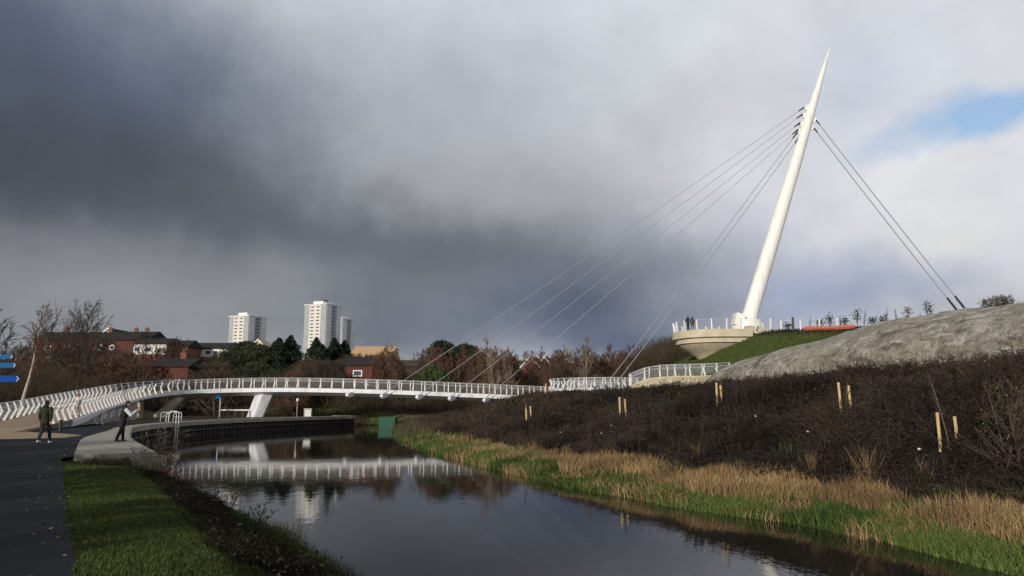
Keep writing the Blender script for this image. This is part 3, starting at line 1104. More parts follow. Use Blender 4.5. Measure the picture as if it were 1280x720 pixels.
# ------------------------------------------------------------------ grey earthwork and hilltop
def build_berm():
    ridge = [(17.0, 65.5, 2.4), (17.4, 61.5, 3.5), (18.1, 58, 4.75), (19.6, 54, 5.35), (21.4, 47.5, 5.85), (22.4, 43.5, 6.4), (23.2, 38, 6.35), (24.2, 34, 6.3), (25.4, 27, 6.1), (27, 18, 5.8), (29, 6, 5.3)]
    P = resample(catmull(ridge, 8), .45)
    nr = normals2(P)
    K = 26
    v, f = [], []
    for i in range(len(P)):
        H = P[i, 2] - 2.2
        for j in range(K + 1):
            a = math.pi * j / K
            o = math.cos(a)
            w = (4.6 if o > 0 else 5.2) * float(np.interp(i, [0, 8, 34], [.12, .5, 1]))
            hh = max(0, math.sin(a)) ** .72
            x = P[i, 0] + nr[i, 0] * o * w
            y = P[i, 1] + nr[i, 1] * o * w
            z = 2.2 + H * hh
            z += .10 * float(wob(np.array(x), np.array(y), 1.1, .4)) * hh + .05 * float(wob(np.array(x), np.array(y), 3.3, 2.4)) * hh
            v.append((x, y, z))
    for i in range(len(P) - 1):
        for j in range(K):
            a = i * (K + 1) + j
            f.append((a, a + 1, a + K + 2, a + K + 1))
    m = bpy.data.materials.new('sprayed_concrete')
    m.use_nodes = True
    nt = m.node_tree
    b = nt.nodes['Principled BSDF']
    b.inputs['Roughness'].default_value = .9
    b.inputs['Specular IOR Level'].default_value = .2
    tc = nt.nodes.new('ShaderNodeTexCoord')
    mp = nt.nodes.new('ShaderNodeMapping')
    mp.inputs['Rotation'].default_value = (.3, .5, .2)
    mp.inputs['Scale'].default_value = (.5, .5, 1.6)
    nt.links.new(tc.outputs['Object'], mp.inputs[0])
    cur = None

    def layer(cur, vec, sc, lo, hi, c, det=9, amt=1.):
        n = nt.nodes.new('ShaderNodeTexNoise')
        n.inputs['Scale'].default_value = sc
        n.inputs['Detail'].default_value = det
        n.inputs['Roughness'].default_value = .65
        n.inputs['Distortion'].default_value = .8
        nt.links.new(vec, n.inputs['Vector'])
        mr = nt.nodes.new('ShaderNodeMapRange')
        mr.inputs[1].default_value, mr.inputs[2].default_value = lo, hi
        mr.inputs[4].default_value = amt
        nt.links.new(n.outputs[0], mr.inputs[0])
        mx = nt.nodes.new('ShaderNodeMix')
        mx.data_type = 'RGBA'
        nt.links.new(mr.outputs[0], mx.inputs['Factor'])
        if isinstance(cur, tuple): mx.inputs['A'].default_value = (*cur, 1)
        else: nt.links.new(cur, mx.inputs['A'])
        mx.inputs['B'].default_value = (*c, 1)
        return mx.outputs['Result'], n.outputs[0]
    cur, _ = layer((.27, .245, .19), mp.outputs[0], .7, .4, .6, (.41, .38, .31))
    cur, _ = layer(cur, mp.outputs[0], 1.5, .50, .62, (.52, .50, .46), amt=.95)
    cur, _ = layer(cur, mp.outputs[0], .9, .53, .62, (.13, .11, .075), amt=.85)
    cur, _ = layer(cur, tc.outputs['Object'], .28, .55, .68, (.11, .11, .06), amt=.7)
    cur, _ = layer(cur, mp.outputs[0], 4.5, .56, .64, (.12, .10, .075), amt=.8)
    cur, hgt = layer(cur, tc.outputs['Object'], 9, .5, .72, (.13, .115, .09), amt=.7)
    nt.links.new(cur, b.inputs['Base Color'])
    n = nt.nodes.new('ShaderNodeTexNoise')
    n.inputs['Scale'].default_value = 1.6
    n.inputs['Detail'].default_value = 12
    n.inputs['Roughness'].default_value = .65
    nt.links.new(tc.outputs['Object'], n.inputs['Vector'])
    bp = nt.nodes.new('ShaderNodeBump')
    bp.inputs['Strength'].default_value = 1.
    bp.inputs['Distance'].default_value = .4
    nt.links.new(n.outputs[0], bp.inputs['Height'])
    nt.links.new(bp.outputs[0], b.inputs['Normal'])
    o = MB().add(v, f).build('concrete_berm', m, smooth=True)
    o.data.set_sharp_from_angle(angle=R(80))
    tag(o, 'long grey sprayed concrete earthwork swelling up behind the planted mound', 'earthwork')


build_berm()


def copy_tree(o, parent=None):
    c = o.copy()
    COL.objects.link(c)
    c.parent = parent
    for ch in list(o.children):
        copy_tree(ch, c)
    return c


def ridge_d(px, off=.6):
    for d in np.arange(60, 110, .25):
        x = atx(px, d, 408)
        if sdist(np.array([x]), np.array([d]), HILL)[0] > off: return d
    return 90.


# hilltop railing
def build_hill_rail():
    t = thing('hilltop_railing', 'white post and wire railing along the hilltop path right of the mast', 'railing')
    pts = []
    for px, py, d in ((946, 408, 88), (953, 407, 87.5), (976, 406, 87), (1000, 404, 86), (1024, 402, 85.5), (1046, 401, 85)):
        d = ridge_d(px, 1.2)
        p = at(px, py, d)
        pts.append(Vector((p.x, d, h1(p.x, d))))
    for p in pts:
        MB().box((0, 0, .6), (.15, .15, 1.3)).build('post', M['white'], t, p)
    segs = []
    for a, b in zip(pts[:-1], pts[1:]):
        for h in (1.2, .9, .6, .3):
            segs.append((a + Vector((0, 0, h)), b + Vector((0, 0, h)), .015, .015))
    link('wire', tube_mesh('wire', segs, 4), M['wire'], t)
    p = at(991, 400, ridge_d(991, .5))
    z = h1(p.x, p.y)
    o = MB().tube((0, 0, -.2), (0, 0, 1.5), .13, .12, 8).lathe([(.15, 1.45), (.15, 1.55), (.08, 1.62)], 8).build('bollard', M['dark_metal'], None, (p.x, p.y, z))
    tag(o, 'dark post standing on the hilltop among the white railing posts', 'post')
    # orange barrier
    a, b = at(1004, 408, ridge_d(1004, .2)), at(1068, 405, ridge_d(1068, .2))
    t = thing('orange_barrier', 'low orange plastic barrier standing on the hilltop', 'barrier', a)
    n = 5
    for i in range(n):
        p0, p1 = a.lerp(b, i / n), a.lerp(b, (i + 1) / n)
        z = max(h1(p0.x, p0.y), h1(p1.x, p1.y))
        mid = (p0 + p1) / 2 - a
        d = p1 - p0
        rz = math.atan2(d.y, d.x)
        ln = math.hypot(d.x, d.y)
        mb = MB()
        zc = z - a.z
        for h in (.08, .24, .40):
            mb.box((mid.x, mid.y, zc + h), (ln - .08, .1, .11), rz)
        for s in (-.45, -.15, .15, .45):
            mb.box((mid.x + d.x * s * .95, mid.y + d.y * s * .95, zc + .23), (.1, .12, .47), rz)
        mb.build('barrier_panel', M['orange'], t)


build_hill_rail()


# ------------------------------------------------------------------ bare trees
def grow(rs, H, spread=.45, n1=26, n2=5, n3=4, start=.3, up=.6, r0=.14, droop=0., lean=(0, 0), multi=1, twig=.011, l2=.5, l3=.35):
    """returns (trunk segments, crown segments)"""
    tr, cr = [], []

    def rv(s):
        return Vector(rs.normal(size=3) * s)

    for mt in range(multi):
        pts = [Vector((rs.normal() * .12 * (multi > 1), rs.normal() * .12 * (multi > 1), -.3))]
        d = Vector((lean[0] + rs.normal() * .10 * (multi > 1) * 2, lean[1] + rs.normal() * .10 * (multi > 1) * 2, 1)).normalized()
        n = 12
        for i in range(n):
            d = (d + rv(.045) + Vector((0, 0, .03))).normalized()
            pts.append(pts[-1] + d * (H * rs.uniform(.9, 1.05) / n))
        for i in range(n):
            ra, rb = r0 * (1 - i / n) ** .9 + .012, r0 * (1 - (i + 1) / n) ** .9 + .012
            (tr if i < n * .8 else cr).append((pts[i], pts[i + 1], ra, rb))
        for k in range(n1):
            s = start + (1 - start) * ((k + rs.uniform(0, 1)) / n1)
            fi = min(s * n, n - 1e-3)
            i0 = int(fi)
            p = pts[i0].lerp(pts[i0 + 1], fi - i0)
            az = rs.uniform(0, 2 * math.pi)
            dd = Vector((math.cos(az), math.sin(az), up + rs.uniform(-.2, .3))).normalized()
            ln = H * spread * (1.15 - s * .85) * rs.uniform(.6, 1.1)
            r1 = max(.012, r0 * (1 - s) * .45 + .01)
            q = p
            nb = 4
            pp = [q]
            for j in range(nb):
                dd = (dd + rv(.13) + Vector((0, 0, .08 - droop * j * .5))).normalized()
                q2 = q + dd * ln / nb
                cr.append((q, q2, r1 * (1 - j / nb) + twig, r1 * (1 - (j + 1) / nb) + twig))
                q = q2
                pp.append(q)
            for k2 in range(n2):
                s2 = rs.uniform(.2, 1.)
                fj = min(s2 * nb, nb - 1e-3)
                j0 = int(fj)
                p2 = pp[j0].lerp(pp[j0 + 1], fj - j0)
                d2 = (dd + rv(.5) + Vector((0, 0, .1))).normalized()
                ln2 = ln * l2 * rs.uniform(.5, 1.1)
                q = p2
                p3s = [q]
                for j in range(2):
                    d2 = (d2 + rv(.16) + Vector((0, 0, .06 - droop))).normalized()
                    q2 = q + d2 * ln2 / 2
                    cr.append((q, q2, twig * 1.2, twig))
                    q = q2
                    p3s.append(q)
                for k3 in range(n3):
                    p3 = p3s[0].lerp(p3s[-1], rs.uniform(.15, 1))
                    d3 = (d2 + rv(.55) + Vector((0, 0, -droop * 1.5))).normalized()
                    cr.append((p3, p3 + d3 * ln2 * l3 * 1.6 * rs.uniform(.5, 1.2), twig * .9, twig * .5))
    return tr, cr


PROTO = {}


def bare_proto(key, seed, bark, twig_m, **kw):
    rs = np.random.default_rng(seed)
    tr, cr = grow(rs, **kw)
    a = tube_mesh('trunk', tr, 6)
    a.materials.append(bark)
    b = tube_mesh('crown', cr, 3)
    b.materials.append(twig_m)
    PROTO[key] = (a, b)


def put_tree(key, x, y, name, label, cat, group=None, s=1., rz=None, z=None, wide=1.):
    t = thing(name, label, cat, (x, y, (h1(x, y) if z is None else z)), random.uniform(0, 6.28) if rz is None else rz, group)
    t.scale = (s * wide, s * wide, s)
    a, b = PROTO[key]
    link('trunk', a, None, t)
    link('crown', b, None, t)
    return t


bare_proto('birch_a', 1, M['bark'], M['twig_red'], H=9, spread=.36, n1=40, n2=7, n3=5, start=.12, up=.9, r0=.12, droop=.04, twig=.024)
bare_proto('birch_b', 2, M['palebark'], M['twig_red'], H=9, spread=.32, n1=34, n2=6, n3=5, start=.10, up=1.1, r0=.11, droop=.03, twig=.024)
bare_proto('birch_c', 3, M['bark'], M['twig_orange'], H=8, spread=.42, n1=30, n2=6, n3=5, start=.08, up=.8, r0=.11, droop=.05, twig=.024, multi=2)
bare_proto('pale_a', 4, M['palebark'], M['twig_pale'], H=12, spread=.30, n1=38, n2=5, n3=4, start=.1, up=1.7, r0=.15, twig=.022)
bare_proto('pale_b', 5, M['palebark'], M['twig_pale'], H=11, spread=.28, n1=30, n2=5, n3=4, start=.1, up=1.8, r0=.13, twig=.022, multi=2)
bare_proto('brown_a', 6, M['bark'], M['twig_brown'], H=8, spread=.5, n1=30, n2=6, n3=5, start=.14, up=.7, r0=.16, twig=.022)
bare_proto('brown_b', 8, M['bark'], M['twig_brown'], H=7, spread=.52, n1=22, n2=6, n3=5, start=.08, up=.8, r0=.11, twig=.022, multi=3)
bare_proto('bigbush', 9, M['bark'], M['twig_brown'], H=9, spread=.5, n1=26, n2=7, n3=5, start=.1, up=1.0, r0=.12, twig=.012, multi=4)
bare_proto('leftbirch', 12, M['birchbark'], M['twig_red'], H=10.6, spread=.30, n1=30, n2=6, n3=5, start=.40, up=1.3, r0=.16, droop=.03, lean=(.16, 0), twig=.012)

# the white-stemmed birch behind the ramp and its neighbours
put_tree('leftbirch', atx(22, 68), 68, 'birch_tree', 'slender bare birch with white stem standing behind the ramp railing', 'tree', rz=0)
put_tree('brown_a', atx(-8, 74), 74, 'bare_tree', 'dark bare tree cut by the left edge of the photo', 'tree', s=1.25)
put_tree('bigbush', atx(88, 118), 118, 'bare_tree', 'broad bare tree with fan of upright boughs above the red terrace', 'tree', s=(at(88, 384, 118).z - h1(atx(88, 118), 118)) / 9, wide=.8)

rs = np.random.default_rng(5)
WG = 'bare trees of the wood beyond the canal'
for i in range(96):
    px = rs.uniform(478, 800)
    d = rs.uniform(112, 150)
    key = ['birch_a', 'birch_b', 'birch_c', 'birch_a', 'brown_a', 'birch_b'][i % 6]
    lab = {'birch_a': 'reddish bare birch with dark trunk in the wood beyond the canal', 'birch_b': 'reddish bare birch with pale trunk in the wood beyond the canal',
           'birch_c': 'rusty orange two-stemmed bare tree in the wood beyond the canal', 'brown_a': 'dull brown spreading bare tree in the wood beyond the canal'}[key]
    base = h1(atx(px, d), d)
    top = at(px, rs.uniform(428, 456), d).z
    H = {'birch_a': 9, 'birch_b': 9, 'birch_c': 8, 'brown_a': 8}[key]
    put_tree(key, atx(px, d), d, 'bare_tree', lab, 'tree', WG, s=max(.5, (top - base) / H * .95))
for px, pt, d, key, lab in ((622, 420, 108, 'pale_a', 'tall pale bare poplar left of the two upright ones by the bridge end'), (640, 432, 110, 'pale_b', 'twin-stemmed pale poplar close to the bridge landing'),
                            (736, 420, 112, 'pale_a', 'tallest pale poplar rising behind the curved walkway'), (722, 430, 114, 'pale_b', 'pale poplar just left of the tallest one behind the curved walkway'),
                            (752, 436, 116, 'pale_b', 'pale poplar just right of the tallest one behind the curved walkway'), (790, 432, 118, 'brown_a', 'dark round-headed bare tree behind the concrete walkway'),
                            (700, 452, 112, 'birch_c', 'low rusty tree left of the curved walkway'), (830, 446, 125, 'birch_b', 'thin bare birch under the viewing platform')):
    x = atx(px, d)
    H = {'pale_a': 12, 'pale_b': 11, 'brown_a': 8, 'birch_c': 8, 'birch_b': 9}[key]
    put_tree(key, x, d, 'bare_tree', lab, 'tree', s=(at(px, pt, d).z - h1(x, d)) / H)
# brown wood on the left hillside
for i in range(80):
    px = rs.uniform(-30, 480)
    d = rs.uniform(84, 128)
    x = atx(px, d)
    if x > -62 and d < 108: d = rs.uniform(112, 132); x = atx(px, d)
    if (176 < px < 242 or 424 < px < 484) and d < 130: d = rs.uniform(130, 140); x = atx(px, d)
    base = h1(x, d)
    top = at(px, rs.uniform(436, 462) + (12 if 160 < px < 420 else 0), d).z
    key = ['brown_a', 'brown_b', 'brown_b', 'birch_c'][i % 4]
    H = {'brown_a': 8, 'brown_b': 7, 'birch_c': 8}[key]
    put_tree(key, x, d, 'bare_tree', {'brown_a': 'dull brown bare tree on the scrubby hillside behind the bridge', 'brown_b': 'many-stemmed brown bare tree on the scrubby hillside behind the bridge', 'birch_c': 'rusty orange bare tree on the scrubby hillside behind the bridge'}[key], 'tree', 'bare trees on the hillside behind the bridge', s=max(.45, (top - base) / H), wide=1.15)
for px, pt, d in ((1252, 372, 86), (1268, 368, 88), (1279, 368, 85)):
    x = atx(px, d)
    put_tree('brown_b', x, d, 'bare_tree', {1252: 'leftmost of the three bare bushes over the right end of the grey earthwork', 1268: 'middle bare bush over the right end of the grey earthwork', 1279: 'bare bush cut by the right edge above the grey earthwork'}[px], 'tree', s=max(.25, (at(px, pt, d).z - h1(x, d)) / 7))


for i in range(16):
    px = 8 + i * 14 + rs.uniform(-5, 5)
    d = rs.uniform(128, 150)
    x = atx(px, d)
    key = ['brown_a', 'birch_b', 'brown_b'][i % 3]
    put_tree(key, x, d, 'bare_tree', {'brown_a': 'spreading brown bare tree screening the red terrace', 'birch_b': 'reddish upright bare tree screening the red terrace', 'brown_b': 'many-stemmed brown bare tree screening the red terrace'}[key], 'tree', 'bare trees screening the terrace on the left', s=(at(px, rs.uniform(416, 442), d).z - h1(x, d)) / {'brown_a': 8, 'birch_b': 9, 'brown_b': 7}[key])


for i, (px, d, pt) in enumerate(((186, 113, 470), (197, 112, 474), (212, 113, 476), (226, 112, 472), (238, 113, 462), (438, 115, 474), (449, 114, 478), (460, 115, 476))):
    x = atx(px, d)
    put_tree('brown_b', x, d, 'bare_tree', 'low bare bushy tree growing against a red brick house', 'tree', 'low bare trees against the red brick houses', s=max(.3, (at(px, pt, d).z - h1(x, d)) / 7), wide=1.3)


# conifers and evergreen clumps
def conifer_proto(seed, H=9, R0=2.3, n=9000, m=None, round_=False, leaf=.19):
    r = np.random.default_rng(seed)
    u = r.uniform(0, 1, n) ** .8
    z = H * (.08 + .92 * u)
    if round_:
        rad = R0 * np.sqrt(np.maximum(0.02, 1 - (2 * (z / H) - 1.0) ** 2)) * r.uniform(.35, 1, n) ** .5
    else:
        rad = R0 * (1 - u) ** .75 * r.uniform(.3, 1., n) ** .5 + .1
    a = r.uniform(0, 2 * np.pi, n)
    lob = 1 + .28 * np.sin(a * 3 + z * 1.3) + .2 * np.sin(a * 5 - z * 2.1) + .15 * np.sin(z * 5)
    P = np.stack([np.cos(a) * rad * lob, np.sin(a) * rad * lob, z + r.normal(size=n) * .2], 1)
    V, F = leaf_cloud(P, np.full(n, leaf), r)
    b = npmesh('crown', V, F)
    b.materials.append(m or M['conifer'])
    mb = MB().tube((0, 0, -.4), (0, 0, H * .8), .2, .05, 7)
    a_ = mb.mesh('trunk')
    a_.materials.append(M['bark'])
    return a_, b


PROTO['con_a'] = conifer_proto(21)
PROTO['con_b'] = conifer_proto(22, R0=2.7, n=9500)
PROTO['yew'] = conifer_proto(23, H=7, R0=3.0, n=9000, round_=True, m=M['evergreen'], leaf=.15)
PROTO['bush'] = conifer_proto(24, H=4, R0=2.2, n=6000, round_=True, m=M['bushgreen'], leaf=.12)
PROTO['darkround'] = conifer_proto(25, H=7, R0=2.7, n=9000, round_=True)
for px, pt, d, key, H, lab, wd in (
        (345, 424, 165, 'con_b', 9, 'dark evergreen tree just left of the larger tower block foot', 1.5), (360, 421, 168, 'con_a', 9, 'pointed dark evergreen nearest the gap between the tower blocks', 1.5),
        (392, 424, 160, 'con_b', 9, 'dark evergreen in front of the larger tower block, left one', 1.2), (400, 432, 158, 'con_a', 9, 'low dark evergreen at the foot of the larger tower block', 1.5),
        (415, 424, 163, 'con_b', 9, 'dark evergreen in front of the larger tower block, middle one', 1.2), (428, 427, 166, 'con_a', 9, 'dark evergreen left of the tan roofed hall', 1.4),
        (305, 428, 170, 'yew', 7, 'green rounded tree under the smaller tower block', 1.6), (325, 433, 165, 'yew', 7, 'green rounded tree beside the small yellow gable', 1.6),
        (285, 440, 150, 'yew', 7, 'dull green tree beside the end of the cream terrace', 1.5),
        (552, 428, 150, 'darkround', 7, 'left dark green evergreen standing out of the bare wood', 1.1), (581, 432, 148, 'darkround', 7, 'right dark green evergreen standing out of the bare wood', 1.15),
        (541, 460, 112, 'bush', 4, 'bright green bush at the edge of the bare wood beyond the bridge', .8), (320, 455, 125, 'yew', 7, 'olive green shrubby tree behind the middle of the bridge', 1.4),
        (430, 470, 128, 'bush', 4, 'yellowish green bush below the red brick house', 1.4)):
    x = atx(px, d)
    put_tree(key, x, d, 'evergreen_tree' if key != 'bush' else 'green_bush', lab, 'tree' if key != 'bush' else 'bush', s=(at(px, pt, d).z - h1(x, d)) / H, wide=wd if (at(px, pt, d).z - h1(x, d)) / H < 1.6 else wd * .8)


# understorey scrub: countless stems
def scrub_mass():
    r = np.random.default_rng(33)
    P, Q, R0, R1 = [], [], [], []
    pts = []
    while len(pts) < 1500:
        px = r.uniform(-60, 860)
        d = r.uniform(60, 150)
        x = atx(px, d)
        if sdist(np.array([x]), np.array([d]), SHORE_R)[0] > -2.5 and d < 106: continue
        if x > -48 and d < 106 and not (x > 18): continue
        if -sdist(np.array([x]), np.array([d]), SHORE_L)[0] > 0 and x > -50 and d < 104: continue
        if x > 13 and d < 104: continue
        pts.append((x, d))
    pts = np.array(pts)
    z = heights(pts[:, 0], pts[:, 1])
    for (x, y), zz in zip(pts, z):
        n = 46
        sc = r.uniform(.7, 1.5)
        b = np.stack([x + r.normal(size=n) * .9 * sc, y + r.normal(size=n) * .9 * sc, np.full(n, zz - .1)], 1)
        dirv = np.stack([r.normal(size=n) * .45, r.normal(size=n) * .45, np.ones(n)], 1)
        ln = r.uniform(.8, 2.6, n) * sc
        P.append(b)
        Q.append(b + dirv * ln[:, None])
        # side twigs
        b2 = b + dirv * (ln * r.uniform(.3, .9, n))[:, None]
        d2 = np.stack([r.normal(size=n), r.normal(size=n), r.uniform(.2, 1, n)], 1)
        P.append(b2)
        Q.append(b2 + d2 * (ln * .3)[:, None])
        R0 += [np.full(n, .028), np.full(n, .018)]
        R1 += [np.full(n, .010), np.full(n, .006)]
    P, Q, R0, R1 = np.concatenate(P), np.concatenate(Q), np.concatenate(R0), np.concatenate(R1)
    V, F = tubes(P, Q, R0, R1, 3)
    tone = np.repeat(np.repeat(r.uniform(0, 1, len(P) // 46), 46), 6)
    me = npmesh('scrub', V, F, tone)
    o = link('scrub', me, M['scrub'])
    tag(o, 'dull brown bare thicket covering the slope behind the footbridge', 'thicket', kind='stuff')


scrub_mass()


# ------------------------------------------------------------------ houses and towers
def house(name, label, px0, px1, d, py_base, py_eave, py_ridge, wall, roof, wins=(), gable=False, depth=8., yaw=0., chim=(), band=None, group=None, door=None):
    """a house facing the canal; wins = (u, v, w, h) in fractions of the front wall / metres."""
    a, b = at(px0, py_base, d), at(px1, py_base, d)
    W = b.x - a.x
    zb = min(a.z, h1((a.x + b.x) / 2, d)) - .6
    he = at(px0, py_eave, d).z - zb
    hr = at(px0, py_ridge, d + (depth / 2 if not gable else 0)).z - zb
    t = thing(name, label, 'house', ((a.x + b.x) / 2, d, zb), yaw, group)
    w2 = W / 2
    MB().box((0, depth / 2, he / 2), (W, depth, he)).build('wall', wall, t)
    ov = .35
    if gable:
        # ridge runs away from the camera
        MB().add([(-w2 - ov, -ov, he - .15), (w2 + ov, -ov, he - .15), (0, -ov, hr), (-w2 - ov, depth + ov, he - .15), (w2 + ov, depth + ov, he - .15), (0, depth + ov, hr),
                  (-w2 - ov, -ov, he + .12), (w2 + ov, -ov, he + .12), (0, -ov, hr + .3), (-w2 - ov, depth + ov, he + .12), (w2 + ov, depth + ov, he + .12), (0, depth + ov, hr + .3)],
                 [(0, 2, 8, 6), (2, 1, 7, 8), (3, 9, 11, 5), (5, 11, 10, 4), (6, 8, 11, 9), (8, 7, 10, 11), (0, 3, 5, 2), (1, 2, 5, 4), (0, 6, 9, 3), (1, 4, 10, 7)]).build('roof', roof, t)
        MB().add([(-w2, 0.003, he), (w2, 0.003, he), (0, 0.003, hr - .05), (-w2, depth, he), (w2, depth, he), (0, depth, hr - .05)], [(0, 1, 2), (3, 5, 4), (0, 2, 5, 3), (1, 4, 5, 2)]).build('gable', wall, t)
        MB().add([(-w2 - ov, -ov - .05, he - .25), (-w2 - ov, -ov - .05, he + .15), (0, -ov - .05, hr + .33), (0, -ov - .05, hr - .1), (w2 + ov, -ov - .05, he - .25), (w2 + ov, -ov - .05, he + .15)],
                 [(0, 3, 2, 1), (3, 4, 5, 2)]).build('bargeboard', M['fasc'], t)
    else:
        rf = MB().add([(-w2 - ov, -ov, he - .1), (w2 + ov, -ov, he - .1), (w2 + ov, depth + ov, he - .1), (-w2 - ov, depth + ov, he - .1), (-w2 - ov, depth / 2, hr), (w2 + ov, depth / 2, hr),
                       (-w2 - ov, -ov, he + .06), (w2 + ov, -ov, he + .06), (w2 + ov, depth + ov, he + .06), (-w2 - ov, depth + ov, he + .06)],
                      [(0, 3, 2, 1), (6, 7, 5, 4), (8, 9, 4, 5), (0, 1, 7, 6), (2, 3, 9, 8), (1, 2, 8, 5, 7), (3, 0, 6, 4, 9)]).build('roof', roof, t)
        for cx in chim:
            MB().box((cx * w2, depth / 2, hr + .3), (.9, .6, 1.3)).box((cx * w2, depth / 2, hr + 1.05), (.3, .3, .35)).build('chimney', M['brickpale'], rf)
    if band:
        z0, z1 = band
        MB().box((0, -.04, he * (z0 + z1) / 2), (W - .1, .08, he * (z1 - z0))).build('cladding_band', M['whitewall'], t)
    for (u, v, w, h) in wins:
        y = -.10 if band else -.05
        f = MB().box((-w2 + u * W, y, v * he), (w, .08, h)).build('window', M['fasc'], t)
        MB().box((-w2 + u * W, y - .042, v * he), (w - .35, .012, h - .32)).build('pane', M['glass'], f)
    if door:
        u, m_ = door
        MB().box((-w2 + u * W, -.05, 1.7 + he * .12), (1.0, .1, 2.1)).build('door', m_, t)
    return t


house('terraced_house', 'long red brick terrace with dark roof high on the left hillside', 40, 166, 170, 456, 425, 415, M['brick'], M['roof'],
      wins=[(.14, .78, 1.5, 1.2), (.33, .8, 1.4, 1.2), (.45, .8, 1.6, 1.3), (.64, .8, 1.6, 1.2), (.14, .45, 1.2, 1.6), (.45, .4, 1.4, 1.4), (.64, .42, 1.4, 1.4), (.78, .8, 1.2, 1.1)], depth=9, chim=(-.6, .3))
house('terraced_house', 'dark roofed terrace with white upper wall right of the red terrace', 166, 207, 168, 456, 429, 423, M['brickpale'], M['roof'], wins=[(.1, .82, 1.6, 1.2), (.42, .82, 1.8, 1.2), (.8, .8, 1.2, 1.2)], band=(.68, .96), depth=8)
house('gabled_house', 'house with sunlit yellow gable above the red terrace', 119, 148, 205, 440, 423.5, 411, M['render'], M['roof'], gable=True, depth=10)
house('flat_block', 'dark roofed block with jutting dormers behind the yellow gable', 148, 187, 200, 440, 421, 414.5, M['brickpale'], M['roof'], wins=[(.2, .7, 1.6, 1.2), (.6, .7, 1.6, 1.2)], depth=9, chim=(-.5, .2))
house('terraced_house', 'small house with dark hipped roof left of the cream terrace', 207, 233, 180, 455, 433, 425.5, M['brickpale'], M['roof'], wins=[(.3, .8, 1.2, 1.2), (.7, .8, 1.2, 1.2)], depth=8)
house('terraced_house', 'low terrace with dark roof over a cream window band', 234, 285, 188, 455, 435.5, 428.5, M['brickpale'], M['roof'], wins=[(.1, .82, 1.3, 1.1), (.28, .82, 1.3, 1.1), (.5, .82, 1.6, 1.1), (.68, .82, 1.3, 1.1), (.88, .82, 1.3, 1.1)], band=(.62, .97), depth=8)
house('brick_house', 'red brick house with white windows low behind the ramp', 184, 234, 117, 474, 458, 448, M['brick'], M['roof'], wins=[(.3, .70, 1.3, 1.2), (.52, .73, 1.0, .9), (.76, .73, .9, .8)], depth=8, chim=(.2,))
house('gabled_house', 'little house with yellow gable between the green trees under the tower blocks', 314, 329, 200, 450, 433, 425, M['render'], M['tanroof'], gable=True, depth=8)
house('school_hall', 'hall with broad tan roof right of the dark evergreens', 437, 487, 178, 465, 446, 433, M['brick'], M['tanroof'], wins=[(.66, .72, 1.6, 1.3), (.78, .72, 1.6, 1.3), (.9, .72, 1.6, 1.3), (.3, .72, 1.6, 1.3)], band=(.60, .86), depth=14)
house('brick_house', 'red brick house with white door below the tan roofed hall', 431, 465, 119, 476, 456.5, 447, M['brick'], M['roof'], wins=[(.46, .80, 1.5, 1.0), (.2, .3, 1.2, 1.0)], depth=8, door=(.9, M['fasc']))
house('gabled_house', 'left of the two gabled houses glimpsed through the bare wood', 652, 674, 160, 472, 459, 447, M['brickpale'], M['roof'], gable=True, depth=9, yaw=R(-14))
house('gabled_house', 'right of the two gabled houses glimpsed through the bare wood', 672, 690, 172, 470, 459, 447, M['brickpale'], M['roof'], gable=True, depth=9, yaw=R(-14))
house('bungalow', 'pale low house seen through trunks above the curved walkway', 716, 742, 165, 470, 461, 456, M['whitewall'], M['roof'], wins=[(.3, .6, 1.2, 1.), (.7, .6, 1.2, 1.)], depth=8)


def tower(label, cx, d, W, D, ztop, zbase, yaw, plant, rooftop=False):
    t = thing('tower_block', label, 'tower block', (cx, d, 0), yaw, 'high-rise tower blocks')
    H = ztop - zbase
    MB().box((0, 0, zbase + H / 2), (W, D, H)).build('wall', M['towergrey'], t)
    y = -D / 2
    # front (local -y): cream window column between grey strips
    MB().box((.0, y - .08, zbase + H / 2), (W * .52, .3, H - .5)).build('front_panel', M['towercream'], t)
    # side (local +x): pale panels, dark recessed stair strip
    s = MB()
    s.box((W / 2 + .08, -D * .31, zbase + H / 2), (.3, D * .30, H - .5))
    s.box((W / 2 + .08, D * .33, zbase + H / 2), (.3, D * .28, H - .5))
    s.build('side_panel', M['towerwhite'], t)
    nfl = int(H / 2.75)
    for k in range(nfl):
        z = ztop - 1.7 - k * 2.75
        for u in (-.13, .13):
            w_ = MB().box((u * W, y - .27, z), (W * .17, .1, 1.35)).build('window', M['fasc'], t)
            MB().box((u * W, y - .33, z), (W * .17 - .5, .02, .95)).build('pane', M['glass'], w_)
        w_ = MB().box((W / 2 + .04, -D * .02, z), (.1, D * .22, 1.3)).build('window', M['glass'], t)
    MB().box((0, 0, ztop + .35), (W + .9, D + .9, .8)).build('parapet', M['towerwhite'], t)
    r = MB().box((-.02 * W, 0, ztop + 2.2), (W * .46, D * .6, 2.9)).build('plant_room', M['towerwhite'], t)
    if rooftop:
        mb = MB()
        for i in range(9):
            mb.tube((-3 + i * .8, random.uniform(-2, 2), ztop + 3.6), (-3 + i * .8, random.uniform(-2, 2), ztop + 5.2 + random.random() * 1.6), .1, .06, 5)
        mb.box((.3, 0, ztop + 4.3), (5.5, 5, 1.3))
        mb.build('antenna_cluster', M['dark_metal'], t)


p = at(392, 381, 590)
YAW = R(-21.7)
tower('taller white tower block with aerials crowding its roof', at(400, 381, 590).x, 600, 21, 20, at(390, 381, 590).z, 8, YAW, 1, True)
tower('pale tower block peeping out behind the taller one on its right', at(421.5, 398, 660).x, 675, 17, 20, at(421, 398, 660).z, 8, YAW, 1)
tower('shorter white tower block on the left with a plain roof', at(305, 394, 600).x, 610, 20, 21, at(305, 395.5, 600).z, 8, YAW, 1)


